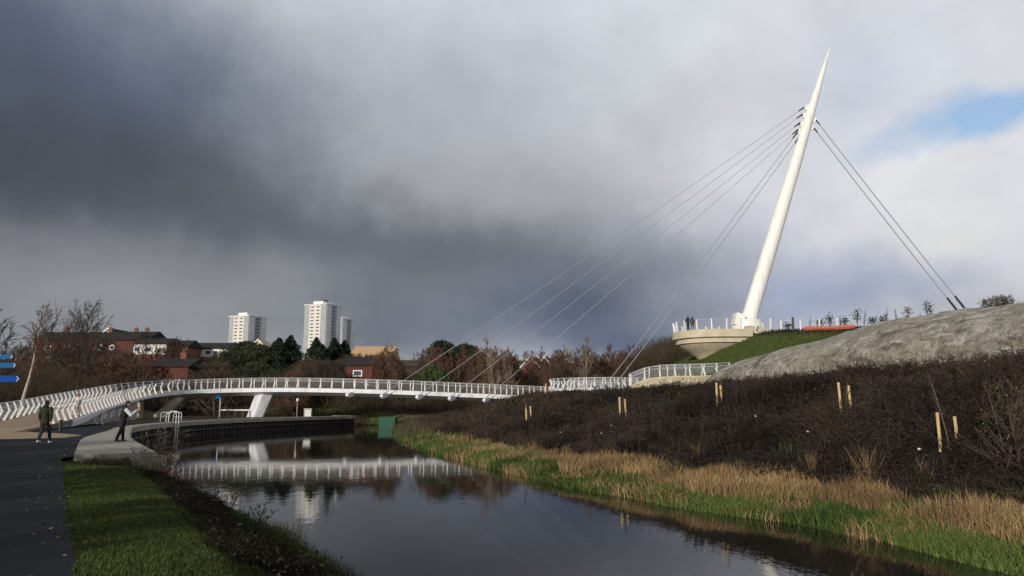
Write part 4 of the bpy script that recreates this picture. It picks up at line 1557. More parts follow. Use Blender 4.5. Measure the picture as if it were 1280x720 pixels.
# ------------------------------------------------------------------ canal banks: grass, reeds, planting
def sample(n, cond, box, r):
    out = []
    tot = 0
    while tot < n:
        x = r.uniform(box[0], box[1], n * 2)
        y = r.uniform(box[2], box[3], n * 2)
        k = cond(x, y)
        out.append(np.stack([x[k], y[k]], 1))
        tot += int(k.sum())
    return np.concatenate(out)[:n]


def vnoise(x, y, f, seed):
    """smooth value noise in 0..1"""
    rr = np.random.default_rng(seed)
    g = rr.uniform(0, 1, (64, 64))
    xf, yf = x * f, y * f
    xi, yi = np.floor(xf).astype(int), np.floor(yf).astype(int)
    tx, ty = xf - xi, yf - yi
    tx, ty = tx * tx * (3 - 2 * tx), ty * ty * (3 - 2 * ty)
    a, b = g[xi % 64, yi % 64], g[(xi + 1) % 64, yi % 64]
    c, d = g[xi % 64, (yi + 1) % 64], g[(xi + 1) % 64, (yi + 1) % 64]
    return (a * (1 - tx) + b * tx) * (1 - ty) + (c * (1 - tx) + d * tx) * ty


def stuff_blades(name, label, cat, xy, h, w, lean, tone, m, dz=-.03):
    z = heights(xy[:, 0], xy[:, 1])
    P = np.concatenate([xy, (np.maximum(z, WATER - .05) + dz)[:, None]], 1)
    V, F, t = blades(P, h, w, lean, tone)
    o = link(name, npmesh(name, V, F, t), m)
    tag(o, label, cat, kind='stuff')
    return o


def build_banks():
    r = np.random.default_rng(44)
    near = lambda y: np.clip((60 - y) / 45, .18, 1) ** 1.5
    # lush grass along the right-hand waterline
    def c_g(x, y):
        s = sdist(x, y, SHORE_R)
        edge = -.12 + .9 * (vnoise(x, y, .45, 3) - .25) * np.clip(1.3 - y / 60, .4, 1)
        return (s > edge) & ((s < 2.5) | ((s < 3.9) & (vnoise(x, y, .4, 33) > .52))) & (r.uniform(0, 1, x.shape) < near(y) * (1 - .6 * np.clip((s - 1.6), 0, 1)))
    xy = sample(70000, c_g, (-18, 14, 10, 100), r)
    cl = vnoise(xy[:, 0], xy[:, 1], .8, 9)
    n = len(xy)
    h = (.14 + .28 * cl) * r.uniform(.5, 1.4, n)
    stuff_blades('bank_grass', 'bright green rank grass hugging the far waterline', 'grass', xy, h, r.uniform(.010, .024, n) * (1 + xy[:, 1] / 40), .75 * np.ones(n), np.clip(.05 + .9 * vnoise(xy[:, 0], xy[:, 1], .6, 95) + r.normal(size=n) * .22, 0, 1), M['grass'])
    # straw-coloured dead blades among the grass
    def c_d(x, y):
        s = sdist(x, y, SHORE_R)
        return (s > -.1) & (s < 2.4) & (y < 60) & (vnoise(x, y, .7, 91) > .45) & (r.uniform(0, 1, x.shape) < near(y))
    xy = sample(7000, c_d, (-10, 14, 10, 60), r)
    n = len(xy)
    stuff_blades('dead_grass', 'straw coloured dead blades among the green waterline grass', 'grass', xy, r.uniform(.2, .6, n), r.uniform(.008, .016, n) * (1 + xy[:, 1] / 40), .9 * np.ones(n), r.uniform(.2, 1, n), M['reed'])
    # dry reeds behind it
    def c_r(x, y):
        s = sdist(x, y, SHORE_R)
        nn = vnoise(x, y, .5, 5)
        return (s > .7 + 1.5 * nn) & (s < 2.9 + .8 * vnoise(x, y, .8, 8)) & (y < 66) & (r.uniform(0, 1, x.shape) < near(y) * np.clip(-.5 + 2.2 * vnoise(x, y, .55, 6), .04, 1))
    xy = sample(30000, c_r, (-14, 18, 10, 68), r)
    n = len(xy)
    cl = vnoise(xy[:, 0], xy[:, 1], .7, 12)
    h = (.20 + .42 * cl ** 1.4) * r.uniform(.5, 1.45, n) * np.clip(1.15 - xy[:, 1] / 120, .5, 1)
    stuff_blades('reeds', 'tan dry reeds fringing the foot of the planted mound', 'reeds', xy, h, r.uniform(.010, .020, n) * (1 + xy[:, 1] / 40), r.uniform(.2, .8, n), np.clip(.9 * vnoise(xy[:, 0], xy[:, 1], .9, 71) + r.uniform(-.25, .35, n), 0, 1), M['reed'])
    # far bank reeds and rough grass near the bridge foot
    def c_f(x, y):
        s = sdist(x, y, SHORE_R)
        return (s > 0) & (s < 16) & (y > 62) & (y < 112) & (x < 3)
    xy = sample(9000, c_f, (-40, 3, 62, 112), r)
    n = len(xy)
    stuff_blades('rough_grass', 'brown rough grass on the far bank under the bridge', 'grass', xy, r.uniform(.3, .8, n), r.uniform(.03, .06, n), .6 * np.ones(n), r.uniform(0, 1, n), M['scrub'])
    # bare shrub planting on the mound
    def c_m(x, y):
        s = sdist(x, y, SHORE_R)
        return (s > 3.2) & (s < 15.8) & (r.uniform(0, 1, x.shape) < np.clip((70 - y) / 50, .25, 1) * (y < 97) * np.clip(3.4 * vnoise(x, y, .75, 23) - .45, .06, 1))
    xy = sample(15000, c_m, (-12, 34, 12, 97), r)
    n = len(xy)
    z = heights(xy[:, 0], xy[:, 1])
    base = np.concatenate([xy, (z - .05)[:, None]], 1)
    P, Q, A, B, T = [], [], [], [], []
    hv = .45 + 1.0 * vnoise(xy[:, 0], xy[:, 1], 1.1, 27)
    t0 = np.clip(.95 * vnoise(xy[:, 0], xy[:, 1], .35, 21) + r.normal(size=n) * .22, 0, 1)
    for k in range(4):
        d = np.stack([r.normal(size=n) * .5, r.normal(size=n) * .5, np.ones(n)], 1)
        ln = r.uniform(.18, .55, n) * (1.35 if k == 0 else 1) * hv
        P.append(base); Q.append(base + d * ln[:, None]); A.append(np.full(n, .009)); B.append(np.full(n, .004)); T.append(t0)
        for q in range(2):
            b2 = base + d * (ln * r.uniform(.3, .95, n))[:, None]
            d2 = np.stack([r.normal(size=n), r.normal(size=n), r.uniform(-.1, 1, n)], 1)
            P.append(b2); Q.append(b2 + d2 * (ln * .3)[:, None]); A.append(np.full(n, .007)); B.append(np.full(n, .004)); T.append(t0)
    P, Q, A, B, T = map(np.concatenate, (P, Q, A, B, T))
    sc = 1 + P[:, 1] / 60
    V, F = tubes(P, Q, A * sc, B * sc, 3)
    # pale upright stems standing proud of the twigs
    xs = sample(900, c_m, (-12, 34, 12, 97), r)
    zs = heights(xs[:, 0], xs[:, 1])
    bs = np.concatenate([xs, (zs - .05)[:, None]], 1)
    ds = np.stack([r.normal(size=900) * .16, r.normal(size=900) * .16, np.ones(900)], 1) * r.uniform(.5, 1.05, 900)[:, None]
    ss = 1 + xs[:, 1] / 60
    V_, F_ = tubes(bs, bs + ds, .006 * ss, .004 * ss, 3)
    V, F, T = np.concatenate([V, V_]), np.concatenate([F, F_ + len(V)]), np.concatenate([T, r.uniform(.6, 1.3, 900)])
    # withered leaves among the twigs
    k = r.choice(n, 15000)
    lp = base[k] + np.stack([r.normal(size=15000) * .25, r.normal(size=15000) * .25, r.uniform(.05, .5, 15000)], 1)
    V2, F2 = leaf_cloud(lp, np.full(15000, .035) * (1 + lp[:, 1] / 50), r)
    Vt = np.concatenate([V, V2])
    Ft = np.concatenate([F, F2 + len(V)])
    tone = np.concatenate([np.repeat(T, 6), np.repeat(r.uniform(0, 1, 15000) ** 2, 4)])
    o = link('shrub_planting', npmesh('shrub_planting', Vt, Ft, tone), M['planting'])
    tag(o, 'dense dark leafless shrub planting covering the mound', 'planting', kind='stuff')
    def c_gc(x, y):
        s = sdist(x, y, SHORE_R)
        return (s > 3) & (s < 15.5) & (vnoise(x, y, .5, 81) > .58)
    xy = sample(5000, c_gc, (-8, 34, 12, 90), r)
    n = len(xy)
    stuff_blades('ground_cover', 'dull green weeds among the dark shrub planting', 'weeds', xy, r.uniform(.1, .4, n), r.uniform(.02, .05, n), .8 * np.ones(n), r.uniform(0, .5, n), M['lawn'])
    # left lawn
    def c_l(x, y):
        s = -sdist(x, y, SHORE_L)
        # right edge of the path
        px = np.interp(y, [-.6, 8.8, 16.3, 23], [.6, -5, -9.6, -13.7])
        return (s > 2.1) & (x > px - .12 + .22 * vnoise(x, y, 1.2, 31)) & (y < 24.3) & (r.uniform(0, 1, x.shape) < np.clip(1.2 - y / 30, .3, 1))
    xy = sample(90000, c_l, (-15, 4, 2, 24.5), r)
    n = len(xy)
    cl = vnoise(xy[:, 0], xy[:, 1], 1.1, 14)
    stuff_blades('lawn', 'short green grass between the path and the canal edge', 'grass', xy, (.035 + .05 * cl) * r.uniform(.6, 1.4, n), r.uniform(.006, .013, n), .8 * np.ones(n), np.clip(.55 * cl + r.uniform(0, .5, n), 0, 1), M['lawn'], dz=-.01)
    # dark scrub along the left bank
    def c_s(x, y):
        s = -sdist(x, y, SHORE_L)
        return (s > 1.0 + .5 * vnoise(x, y, .6, 19)) & (s < 2.35 + .5 * vnoise(x, y, .9, 17)) & (y < 22.6)
    xy = sample(2600, c_s, (-14, 7, 2, 24.8), r)
    n = len(xy)
    z = heights(xy[:, 0], xy[:, 1])
    base = np.concatenate([xy, (z - .05)[:, None]], 1)
    hs = .10 + .36 * vnoise(xy[:, 0], xy[:, 1], .7, 41) ** 1.6
    P, Q, A, B, T = [], [], [], [], []
    for k in range(5):
        d = np.stack([r.normal(size=n) * .55, r.normal(size=n) * .55, np.ones(n)], 1)
        ln = r.uniform(.4, 1.0, n) * hs
        P.append(base); Q.append(base + d * ln[:, None]); A.append(np.full(n, .006)); B.append(np.full(n, .003)); T.append(r.uniform(0, .7, n))
        for q in range(3):
            b2 = base + d * (ln * r.uniform(.3, .95, n))[:, None]
            d2 = np.stack([r.normal(size=n), r.normal(size=n), r.uniform(-.3, 1, n)], 1)
            P.append(b2); Q.append(b2 + d2 * (ln * .28)[:, None]); A.append(np.full(n, .004)); B.append(np.full(n, .002)); T.append(r.uniform(0, .7, n))
    P, Q, A, B, T = map(np.concatenate, (P, Q, A, B, T))
    V, F = tubes(P, Q, A, B, 3)
    k = r.choice(n, 16000)
    lp = base[k] + np.stack([r.normal(size=16000) * .18, r.normal(size=16000) * .18, r.uniform(.02, .85, 16000) * hs[k]], 1)
    V2, F2 = leaf_cloud(lp, np.full(16000, .035), r)
    Vt, Ft = np.concatenate([V, V2]), np.concatenate([F, F2 + len(V)])
    tone = np.concatenate([np.repeat(T, 6), np.repeat(r.uniform(0, .8, 16000), 4)])
    o = link('bank_scrub', npmesh('bank_scrub', Vt, Ft, tone), M['darkscrub'])
    tag(o, 'dark tangled scrub on the near canal bank', 'scrub', kind='stuff')
    # green grass sprouting at the near waterline
    def c_e(x, y):
        s = -sdist(x, y, SHORE_L)
        return (s > .15) & (s < 1.6) & (y < 18)
    xy = sample(9000, c_e, (-8, 8, 2, 18), r)
    n = len(xy)
    cl = vnoise(xy[:, 0], xy[:, 1], .9, 51)
    kk = cl > .45
    xy, cl = xy[kk], cl[kk]
    n = len(xy)
    stuff_blades('waterside_grass', 'tufts of long green and straw grass at the near waterline', 'grass', xy, r.uniform(.12, .42, n), r.uniform(.006, .012, n), .6 * np.ones(n), r.uniform(0, .7, n), M['lawn'])
    # green hill turf
    def c_h(x, y):
        s, sh = sdist(x, y, SHORE_R), sdist(x, y, HILL)
        return (s > 18) & (sh > -15) & (sh < -.5) & (y > 50) & (y < 100)
    xy = sample(26000, c_h, (14, 60, 55, 100), r)
    n = len(xy)
    cl = vnoise(xy[:, 0], xy[:, 1], .35, 61)
    stuff_blades('hill_turf', 'green grass on the slope below the viewing platform', 'grass', xy, r.uniform(.12, .35, n), r.uniform(.05, .1, n), .8 * np.ones(n), np.clip(.2 + 1.1 * cl + r.normal(size=n) * .2, 0, 1.6), M['lawn'])
    # brown planting on the hill shoulder
    def c_hp(x, y):
        sh = sdist(x, y, HILL)
        return (sh > -1.4) & (sh < 2.5) & (x > 29) & (y > 60) & (y < 96) & (np.hypot(x - 30.2, y - 92) > 3)
    xy = sample(5000, c_hp, (26, 60, 60, 96), r)
    n = len(xy)
    stuff_blades('hilltop_planting', 'brown low planting along the shoulder of the hill', 'planting', xy, r.uniform(.1, .4, n), r.uniform(.03, .06, n), .8 * np.ones(n), r.uniform(0, .5, n), M['planting'])
    # fringe of grass where the mound meets the grey earthwork
    def c_k(x, y):
        s = sdist(x, y, SHORE_R)
        return (s > 14.6) & (s < 17) & (y < 66)
    xy = sample(9000, c_k, (5, 36, 12, 66), r)
    n = len(xy)
    stuff_blades('crest_grass', 'thin green grass fringe along the crest of the planted mound', 'grass', xy, r.uniform(.08, .28, n), r.uniform(.02, .04, n), .7 * np.ones(n), r.uniform(0, .6, n), M['lawn'])


build_banks()


def build_leaves():
    r = np.random.default_rng(101)
    n = 420
    y = 4 + 36 * r.uniform(0, 1, n) ** 1.3
    e = np.interp(y, [-.6, 8.8, 16.3, 23, 40], [.6, -5, -9.6, -13.7, -22])
    x = e - np.abs(r.normal(size=n)) * .7 + .5
    z = heights(x, y)
    P = np.stack([x, y, z + .035], 1)
    a = r.uniform(0, 2 * np.pi, n)
    sz = r.uniform(.015, .035, n)
    ca, sa = np.cos(a) * sz, np.sin(a) * sz
    t = r.normal(size=(n, 4)) * .008
    V = np.stack([P + np.stack([ca, sa, t[:, 0]], 1), P + np.stack([-sa * .6, ca * .6, t[:, 1]], 1), P + np.stack([-ca, -sa, t[:, 2]], 1), P + np.stack([sa * .6, -ca * .6, t[:, 3]], 1)], 1).reshape(-1, 3)
    F = (np.arange(n) * 4)[:, None] + np.array([[0, 1, 2, 3]])
    o = link('fallen_leaves', npmesh('fallen_leaves', V, F, np.repeat(r.uniform(0, .8, n), 4)), M['reed'])
    tag(o, 'scattered brown fallen leaves along the edge of the dark path', 'leaves', kind='stuff')


build_leaves()


# ------------------------------------------------------------------ staked saplings, plants
def ray_ground(px, py):
    """where the ray through a photo point meets the ground"""
    v = pix_dir(px, py)
    for d in np.arange(8, 130, .1):
        t = d / v.y
        x, z = v.x * t, CAMZ + v.z * t
        if h1(x, d) >= z: return x, d
    return v.x * 60, 60


rs = np.random.default_rng(77)
SG = 'staked saplings on the mound'
for px, py, sep, hst, hsap, lab in (
        (661, 526, 6, 0, 475, 'staked sapling near the left tip of the mound, below the bridge landing'),
        (686, 496, 7, 0, 470, 'staked sapling on the mound crest beside the curved walkway rail'),
        (779, 524, 7, 0, 470, 'staked sapling halfway up the mound below the concrete walkway'),
        (900, 509, 7, 0, 455, 'staked sapling high on the mound below the viewing platform'),
        (1058, 517, 13, 0, 440, 'staked sapling on the mound in the middle of the grey earthwork'),
        (1187, 562, 20, 0, 420, 'largest staked sapling, low on the mound at the right')):
    x, d = ray_ground(px, py)
    z = h1(x, d)
    t = thing('staked_sapling', lab, 'sapling', (x, d, z), 0, SG)
    half = sep / 2 * d / FPX
    sh = {1187: 1.0, 1058: 1.05, 900: 1.05, 779: 1.1, 661: 1.05, 686: 1.2}[px]
    for s in (-1, 1):
        o = MB().tube((0, 0, -.2), (0, 0, sh), .036 + d * .0004, None, 8).build('stake', M['timber'], t, (s * half, rs.normal() * .05, (-.06 if s > 0 else .05)))
        o.rotation_euler = (rs.normal() * .03, R(-3 if s > 0 else -1), 0)
    Hs = at(px, hsap, d).z - z
    tr, cr = grow(rs, max(1.6, Hs * .8), spread=.22, n1=12, n2=2, n3=1, start=.45, up=1.4, r0=.022, twig=.004 + d * .00006, lean=(-.02, 0))
    link('trunk', tube_mesh('trunk', tr, 5), M['bark'], t)
    link('crown', tube_mesh('crown', cr, 3), M['twig_brown'], t)
for px, d, lab in ((846, 84, 'left pair of bare timber stakes in the grass below the platform'), (923, 66, 'right pair of bare timber stakes beside the grey earthwork end')):
    x = atx(px, d)
    t = thing('timber_stakes', lab, 'stakes', (x, d, h1(x, d)), 0, 'bare timber stakes')
    for s in (-1, 1):
        MB().tube((0, 0, -.2), (0, 0, 1.1), .05, .05, 8).build('stake', M['timber'], t, (s * .3, 0, 0))

# little trees on the hilltop
HG = 'young planted trees on the hilltop'
for i, (px, d, hh, leafy) in enumerate(((985, 84, .9, 1), (1012, 83, 1.5, 0), (1025, 82, 1.1, 1), (1037, 83, 1.6, 1), (1050, 82, 1.5, 0), (1056, 82, 1.2, 1), (1071, 81, 2.0, 1), (1080, 81, 1.9, 0), (1091, 80, 1.0, 1),
                                        (1104, 80, 1.2, 1), (1109, 80, 2.0, 0), (1122, 79, 1.8, 0), (1135, 79, 1.9, 2), (1150, 78, 1.2, 0), (1162, 78, 2.1, 1), (1167, 78, 1.9, 0), (1178, 77, .9, 1))):
    d = ridge_d(px, .8 + (i % 3) * .6)
    x = atx(px, d, 405)
    z = h1(x, d)
    t = thing('young_tree', ['bare whip of a young tree on the hilltop skyline', 'small dark evergreen shrub on the hilltop skyline', 'young tree with withered tan leaves on the hilltop skyline'][leafy], 'tree', (x, d, z - .1), 0, HG)
    hh *= 1.25
    tr, cr = grow(rs, hh, spread=.25, n1=12, n2=3, n3=2, start=.3, up=1.2, r0=.04, twig=.010)
    link('trunk', tube_mesh('trunk', tr, 5), M['bark'], t)
    link('crown', tube_mesh('crown', cr, 3), M['twig_brown'], t)
    if leafy:
        n = 160
        P = np.stack([rs.normal(size=n) * .24, rs.normal(size=n) * .24, hh * (.62 + rs.normal(size=n) * .17)], 1)
        V, F = leaf_cloud(P, np.full(n, .10), rs)
        link('foliage', npmesh('foliage', V, F), M['conifer'] if leafy == 1 else M['twig_orange'], t)

# bare shrub with yellow leaves at the right edge
bare_proto('edge_shrub', 61, M['bark'], M['twig_brown'], H=2.6, spread=.5, n1=14, n2=5, n3=3, start=.1, up=.9, r0=.02, twig=.005, multi=4)
for px, py, s, lab in ((1262, 592, .95, 'straggling shrub with a few yellow leaves at the right edge of the mound'),):
    x, d = ray_ground(px, py)
    t = put_tree('edge_shrub', x, d, 'leafless_shrub', lab, 'shrub', s=s)
    cr = PROTO['edge_shrub'][1]
    n = 420
    co = np.empty(len(cr.vertices) * 3, np.float32)
    cr.vertices.foreach_get('co', co)
    co = co.reshape(-1, 3)
    P = co[rs.choice(len(co), n)]
    V, F = leaf_cloud(P.astype(float), np.full(n, .022), rs)
    link('foliage', npmesh('foliage', V, F), M['yleaf'], t)

# seeded stalks on the near bank
for px, py, ptop, lab, kind in ((296, 668, 612, 'dead dark stalk with seed heads on the near bank, nearest the grass', 'd'), (331, 655, 628, 'small dark seeded stalk above the near waterline', 'd'),
                                (205, 572, 522, 'pale feathery reed clump at the quay end', 'p'), (214, 576, 528, 'lower pale feathery reed clump just right of the quay end one', 'p'),
                                (372, 676, 640, 'tall straw blades leaning over the near water', 's'), (345, 676, 646, 'straw coloured blade clump left of the leaning one', 's'), (200, 592, 560, 'pinkish bare bush beside the quay end', 'k')):
    d = {'p': 27.5, 'k': 24.6}.get(kind, None)
    if d is None:
        d = 14.5 if px > 320 else 15.5
    x = atx(px, d)
    zt = at(px, ptop, d).z
    z0 = max(h1(x, d), WATER) - .05
    Hh = zt - z0
    segs = []
    n = {'d': 5, 'p': 16, 's': 22, 'k': 60}[kind]
    for k in range(n):
        b = Vector((rs.normal() * .12, rs.normal() * .12, 0)) * {'p': 1.6, 'k': 1.6, 's': 1, 'd': .05}[kind]
        dd = Vector((rs.normal() * .12, rs.normal() * .12, 1)) if kind != 's' else Vector((rs.uniform(-.1, .6), rs.normal() * .2, 1))
        if kind == 'k': dd = Vector((rs.normal() * .5, rs.normal() * .5, 1))
        ln = Hh * rs.uniform(.6, 1.)
        q = b
        for j in range(4):
            q2 = q + dd * ln / 4
            segs.append((q, q2, .009 * (1 - j * .2), .009 * (1 - (j + 1) * .2)))
            dd = dd + Vector((rs.normal() * .08, rs.normal() * .08, -.05))
            q = q2
            if kind in 'dpk':
                for u in range(4 if j > 1 else 1):
                    v = dd.normalized() + Vector((rs.normal() * .8, rs.normal() * .8, .2))
                    segs.append((q, q + v * .09 * (2 if kind == 'k' else 1), .006, .005))
    o = link({'d': 'seeded_stalk', 'p': 'reed_clump', 's': 'grass_clump', 'k': 'bare_bush'}[kind], tube_mesh('stalk', segs, 4), {'d': M['twig_brown'], 'p': M['twig_pale'], 's': M['reed'], 'k': M['twig_red']}[kind], None, (x, d, z0))
    if kind == 's':
        a = o.data.attributes.new('tone', 'FLOAT', 'POINT')
        a.data.foreach_set('value', np.full(len(o.data.vertices), .5, np.float32))
    tag(o, lab, {'d': 'plant', 'p': 'reeds', 's': 'grass', 'k': 'bush'}[kind])


for px, py, hh, n, lab in ((1085, 606, 1.25, 46, 'tallest straw reed clump at the mound foot left of the largest staked sapling'), (1015, 590, .8, 26, 'small dead reed clump at the mound foot just left of the tallest reed clump'),
                           (1155, 606, .85, 22, 'thin upright dead stems at the foot of the mound below the largest staked sapling'), (872, 575, .75, 24, 'low dead reed clump at the mound foot, leftmost of the upright clumps')):
    x, d = ray_ground(px, py)
    segs = []
    for k in range(n):
        q = Vector((rs.normal() * .09, rs.normal() * .07, 0))
        dd = Vector((rs.normal() * .2, rs.normal() * .2, 1))
        ln = hh * rs.uniform(.55, 1.)
        for j in range(4):
            q2 = q + dd * ln / 4
            segs.append((q, q2, .008 * (1 - j * .15), .008 * (1 - (j + 1) * .15)))
            dd = dd + Vector((rs.normal() * .1, rs.normal() * .1, -.04))
            q = q2
    o = link('reed_clump', tube_mesh('reed_clump', segs, 3), M['reed'], None, (x, d, h1(x, d) - .05))
    a = o.data.attributes.new('tone', 'FLOAT', 'POINT')
    a.data.foreach_set('value', np.repeat(rs.uniform(.1, .8, len(segs)), 6).astype(np.float32))
    tag(o, lab, 'reeds')

# ------------------------------------------------------------------ quay furniture and small things
def build_small():
    # fingerpost at the left edge
    p = at(-30, 560, 26)
    t = thing('fingerpost', 'fingerpost with three blue pointed signs at the left edge', 'signpost', (p.x, 26, 0))
    MB().tube((0, 0, 0), (0, 0, 3.3), .05, .05, 12).lathe([(.06, 3.3), (.08, 3.36), (.03, 3.46)], 12).build('pole', M['dark_metal'], t)
    for py, wpx, m_, hh in ((473.5, 45, M['blue'], .22), (456.5, 39, M['bluelight'], .17), (446, 34, M['bluelight'], .14)):
        z = at(0, py, 26).z
        L_ = wpx * 26 / FPX
        pts = [(.05, -hh / 2), (L_ - hh * .45, -hh / 2), (L_, 0), (L_ - hh * .45, hh / 2), (.05, hh / 2)]
        vs = [(a, s * .012, z + b) for s in (-1, 1) for a, b in pts]
        f = MB().add(vs, [(0, 1, 2, 3, 4), (9, 8, 7, 6, 5)] + [(i, (i + 1) % 5, 5 + (i + 1) % 5, 5 + i) for i in range(5)]).build('sign_panel', m_, t)
        k = hh * .45
        x1 = L_ - .02
        vs = [(x1 - k, -.015, z - hh * .40), (x1 - k + .022, -.015, z - hh * .40), (x1, -.015, z), (x1 - k + .022, -.015, z + hh * .40), (x1 - k, -.015, z + hh * .40), (x1 - .024, -.015, z)]
        MB().add(vs, [(0, 1, 2, 5), (5, 2, 3, 4)]).build('chevron', M['fasc'], f)
    # white ladder hoops on the quay
    q = (-29.0, 64.5)
    t = thing('quay_ladder', 'pale steel escape ladder with hooped rails over the quay edge', 'ladder', (q[0], q[1], 0))
    for s in (-.25, .25):
        pts = [Vector((.28, s, -1.9)), Vector((.28, s, .75)), Vector((.2, s, .95)), Vector((0, s, 1.05)), Vector((-.3, s, 1.0)), Vector((-.55, s, .8)), Vector((-.6, s, .1))]
        mb = MB()
        for a, b in zip(pts[:-1], pts[1:]): mb.tube(a, b, .03, .03, 6)
        mb.build('rail', M['white'], t)
    mb = MB()
    for k in range(6): mb.tube((.28, -.25, -1.7 + k * .28), (.28, .25, -1.7 + k * .28), .02, .02, 6)
    mb.build('rungs', M['white'], t)
    # cycle hoops
    for i, x in enumerate((-32.6, -31.4)):
        mb = MB()
        pts = [Vector((-.38, 0, 0)), Vector((-.38, 0, .72)), Vector((-.28, 0, .86)), Vector((.28, 0, .86)), Vector((.38, 0, .72)), Vector((.38, 0, 0))]
        for a, b in zip(pts[:-1], pts[1:]): mb.tube(a, b, .035, .035, 8)
        mb.tube((-.38, 0, .45), (.38, 0, .45), .02, .02, 6)
        tag(mb.build('cycle_stand', M['wire'], None, (x, 70.5, .012)), ['left grey cycle hoop on the quay path', 'right grey cycle hoop on the quay path nearest the ladder'][i], 'cycle stand', 'cycle hoops on the quay')
    # barrier with blue sign beside the pier
    x0, x1 = atx(275, 88), atx(312, 88)
    t = thing('quay_barrier', 'white rail barrier with a small blue sign beside the bridge pier', 'barrier', (x0, 88, .0))
    MB().tube((0, 0, 0), (0, 0, 2.55), .06, .06, 8).build('sign_pole', M['white'], t)
    MB().box((-.25, -.07, 2.42), (.62, .03, .26)).build('sign_plate', M['bluelight'], t)
    MB().box(((x1 - x0) / 2, 0, .95), (x1 - x0, .08, .13)).build('rail', M['white'], t)
    for k in range(5):
        MB().box(((x1 - x0) * (k / 4) + .12, 0, .45), (.11, .1, .9)).build('leg', M['dark_metal'], t)
    # grey cabinet and post under the bridge
    x = atx(383, 96)
    t = thing('utility_cabinet', 'small pale grey cabinet under the middle of the bridge', 'cabinet', (x, 97, .0))
    MB().box((0, 0, .5), (.95, .5, 1.0)).build('body', M['towergrey'], t)
    MB().box((0, 0, 1.03), (1.05, .6, .07)).build('lid', M['whitewall'], t)
    MB().box((.05, -.26, .5), (.75, .03, .8)).build('door', M['whitewall'], t)
    o = MB().tube((0, 0, 0), (0, 0, 2.2), .05, .045, 8).box((0, -.03, 2.2), (.28, .05, .34)).build('marker_post', M['wire'], None, (atx(371, 98), 98.2, 0))
    tag(o, 'thin grey marker post left of the cabinet under the bridge', 'post')
    # green tank
    p = at(485, 525, 97)
    zb = h1(p.x, 97)
    t = thing('green_tank', 'squat dark green box by the water under the bridge', 'container', (p.x, 97, zb))
    mb = MB().prism([(-1.1, -.7), (-1.0, -.8), (1.0, -.8), (1.1, -.7), (1.1, .7), (1.0, .8), (-1.0, .8), (-1.1, .7)], 0, 1.3)
    mb.build('body', M['green'], t)
    MB().prism([(-1.15, -.85), (1.15, -.85), (1.15, .85), (-1.15, .85)], 1.3, 1.42).build('lid', M['green'], t)
    for xx in (-.7, 0, .7): MB().box((xx, -.82, .6), (.07, .05, 1.1)).build('rib', M['green'], t)
    # bollard lights by the ramp foot
    for i, (px, py) in enumerate(((65, 536),)):
        p = at(px + 2, py, 46)
        tag(MB().tube((0, 0, 0), (0, 0, .62), .1, .1, 10).lathe([(.11, .6), (.11, .66), (.06, .7)], 10).build('bollard', M['dark_metal'], None, (p.x + .7, 45.5, .01)), 'short grey bollard at the foot of the ramp railing', 'bollard')
    # litter
    r = random.Random(4)
    def scrap(s):
        mb = MB()
        vs = [(s * math.cos(a) * r.uniform(.6, 1.1), s * math.sin(a) * r.uniform(.6, 1.1), r.uniform(0, .04)) for a in [k * math.pi / 3 for k in range(6)]] + [(0, 0, s * .9)]
        mb.add(vs, [(i, (i + 1) % 6, 6) for i in range(6)] + [(5, 4, 3, 2, 1, 0)])
        return mb
    for i, (px, py) in enumerate(((123, 530), (130, 530))):
        d = 1.65 * FPX / (py - 505)
        tag(scrap(.12).build('litter', M['litter'], None, (atx(px, d), d, .02)), ['left white scrap of litter on the dark path by the abutment', 'right white scrap of litter on the dark path by the abutment'][i], 'litter', 'litter scraps on the path')
    for i, (px, py) in enumerate(((700, 548), (764, 540), (752, 550), (945, 530), (1232, 462), (876, 491), (712, 529), (1010, 552), (1150, 575), (578, 513))):
        x, d = ray_ground(px, py)
        tag(scrap(.07).build('litter', M['litter'], None, (x, d, h1(x, d) + .28)), 'tiny white scrap caught in the dark planting on the mound', 'litter', 'litter scraps in the planting')


build_small()


# ------------------------------------------------------------------ people
def blob(name, parts, voxel, m, parent, smooth=4):
    """one continuous surface out of tapered capsules ('c', p, q, r, s) and ellipsoids ('e', centre, radii)."""
    bm = bmesh.new()
    for p in parts:
        if p[0] == 'e':
            mtx = Matrix.Translation(p[1]) @ (p[3].to_4x4() if len(p) > 3 else Matrix.Identity(4)) @ Matrix.Diagonal((*p[2], 1))
            bmesh.ops.create_icosphere(bm, subdivisions=3, radius=1, matrix=mtx)
        else:
            a, b, r0, r1 = Vector(p[1]), Vector(p[2]), p[3], p[4]
            d = (b - a)
            q = d.to_track_quat('Z', 'Y').to_matrix().to_4x4()
            bmesh.ops.create_cone(bm, cap_ends=True, segments=14, radius1=r0, radius2=r1, depth=d.length, matrix=Matrix.Translation((a + b) / 2) @ q)
            for c, r_ in ((a, r0), (b, r1)):
                bmesh.ops.create_icosphere(bm, subdivisions=2, radius=r_, matrix=Matrix.Translation(c))
    me = bpy.data.meshes.new(name)
    bm.to_mesh(me)
    bm.free()
    tmp = bpy.data.objects.new('tmp', me)
    COL.objects.link(tmp)
    md = tmp.modifiers.new('r', 'REMESH')
    md.mode = 'VOXEL'
    md.voxel_size = voxel
    md.use_smooth_shade = True
    if smooth:
        ms = tmp.modifiers.new('s', 'SMOOTH')
        ms.iterations = smooth
        ms.factor = .5
    dg = bpy.context.evaluated_depsgraph_get()
    out = bpy.data.meshes.new_from_object(tmp.evaluated_get(dg))
    bpy.data.objects.remove(tmp)
    out.name = name
    out.materials.clear()
    return link(name, out, m, parent)


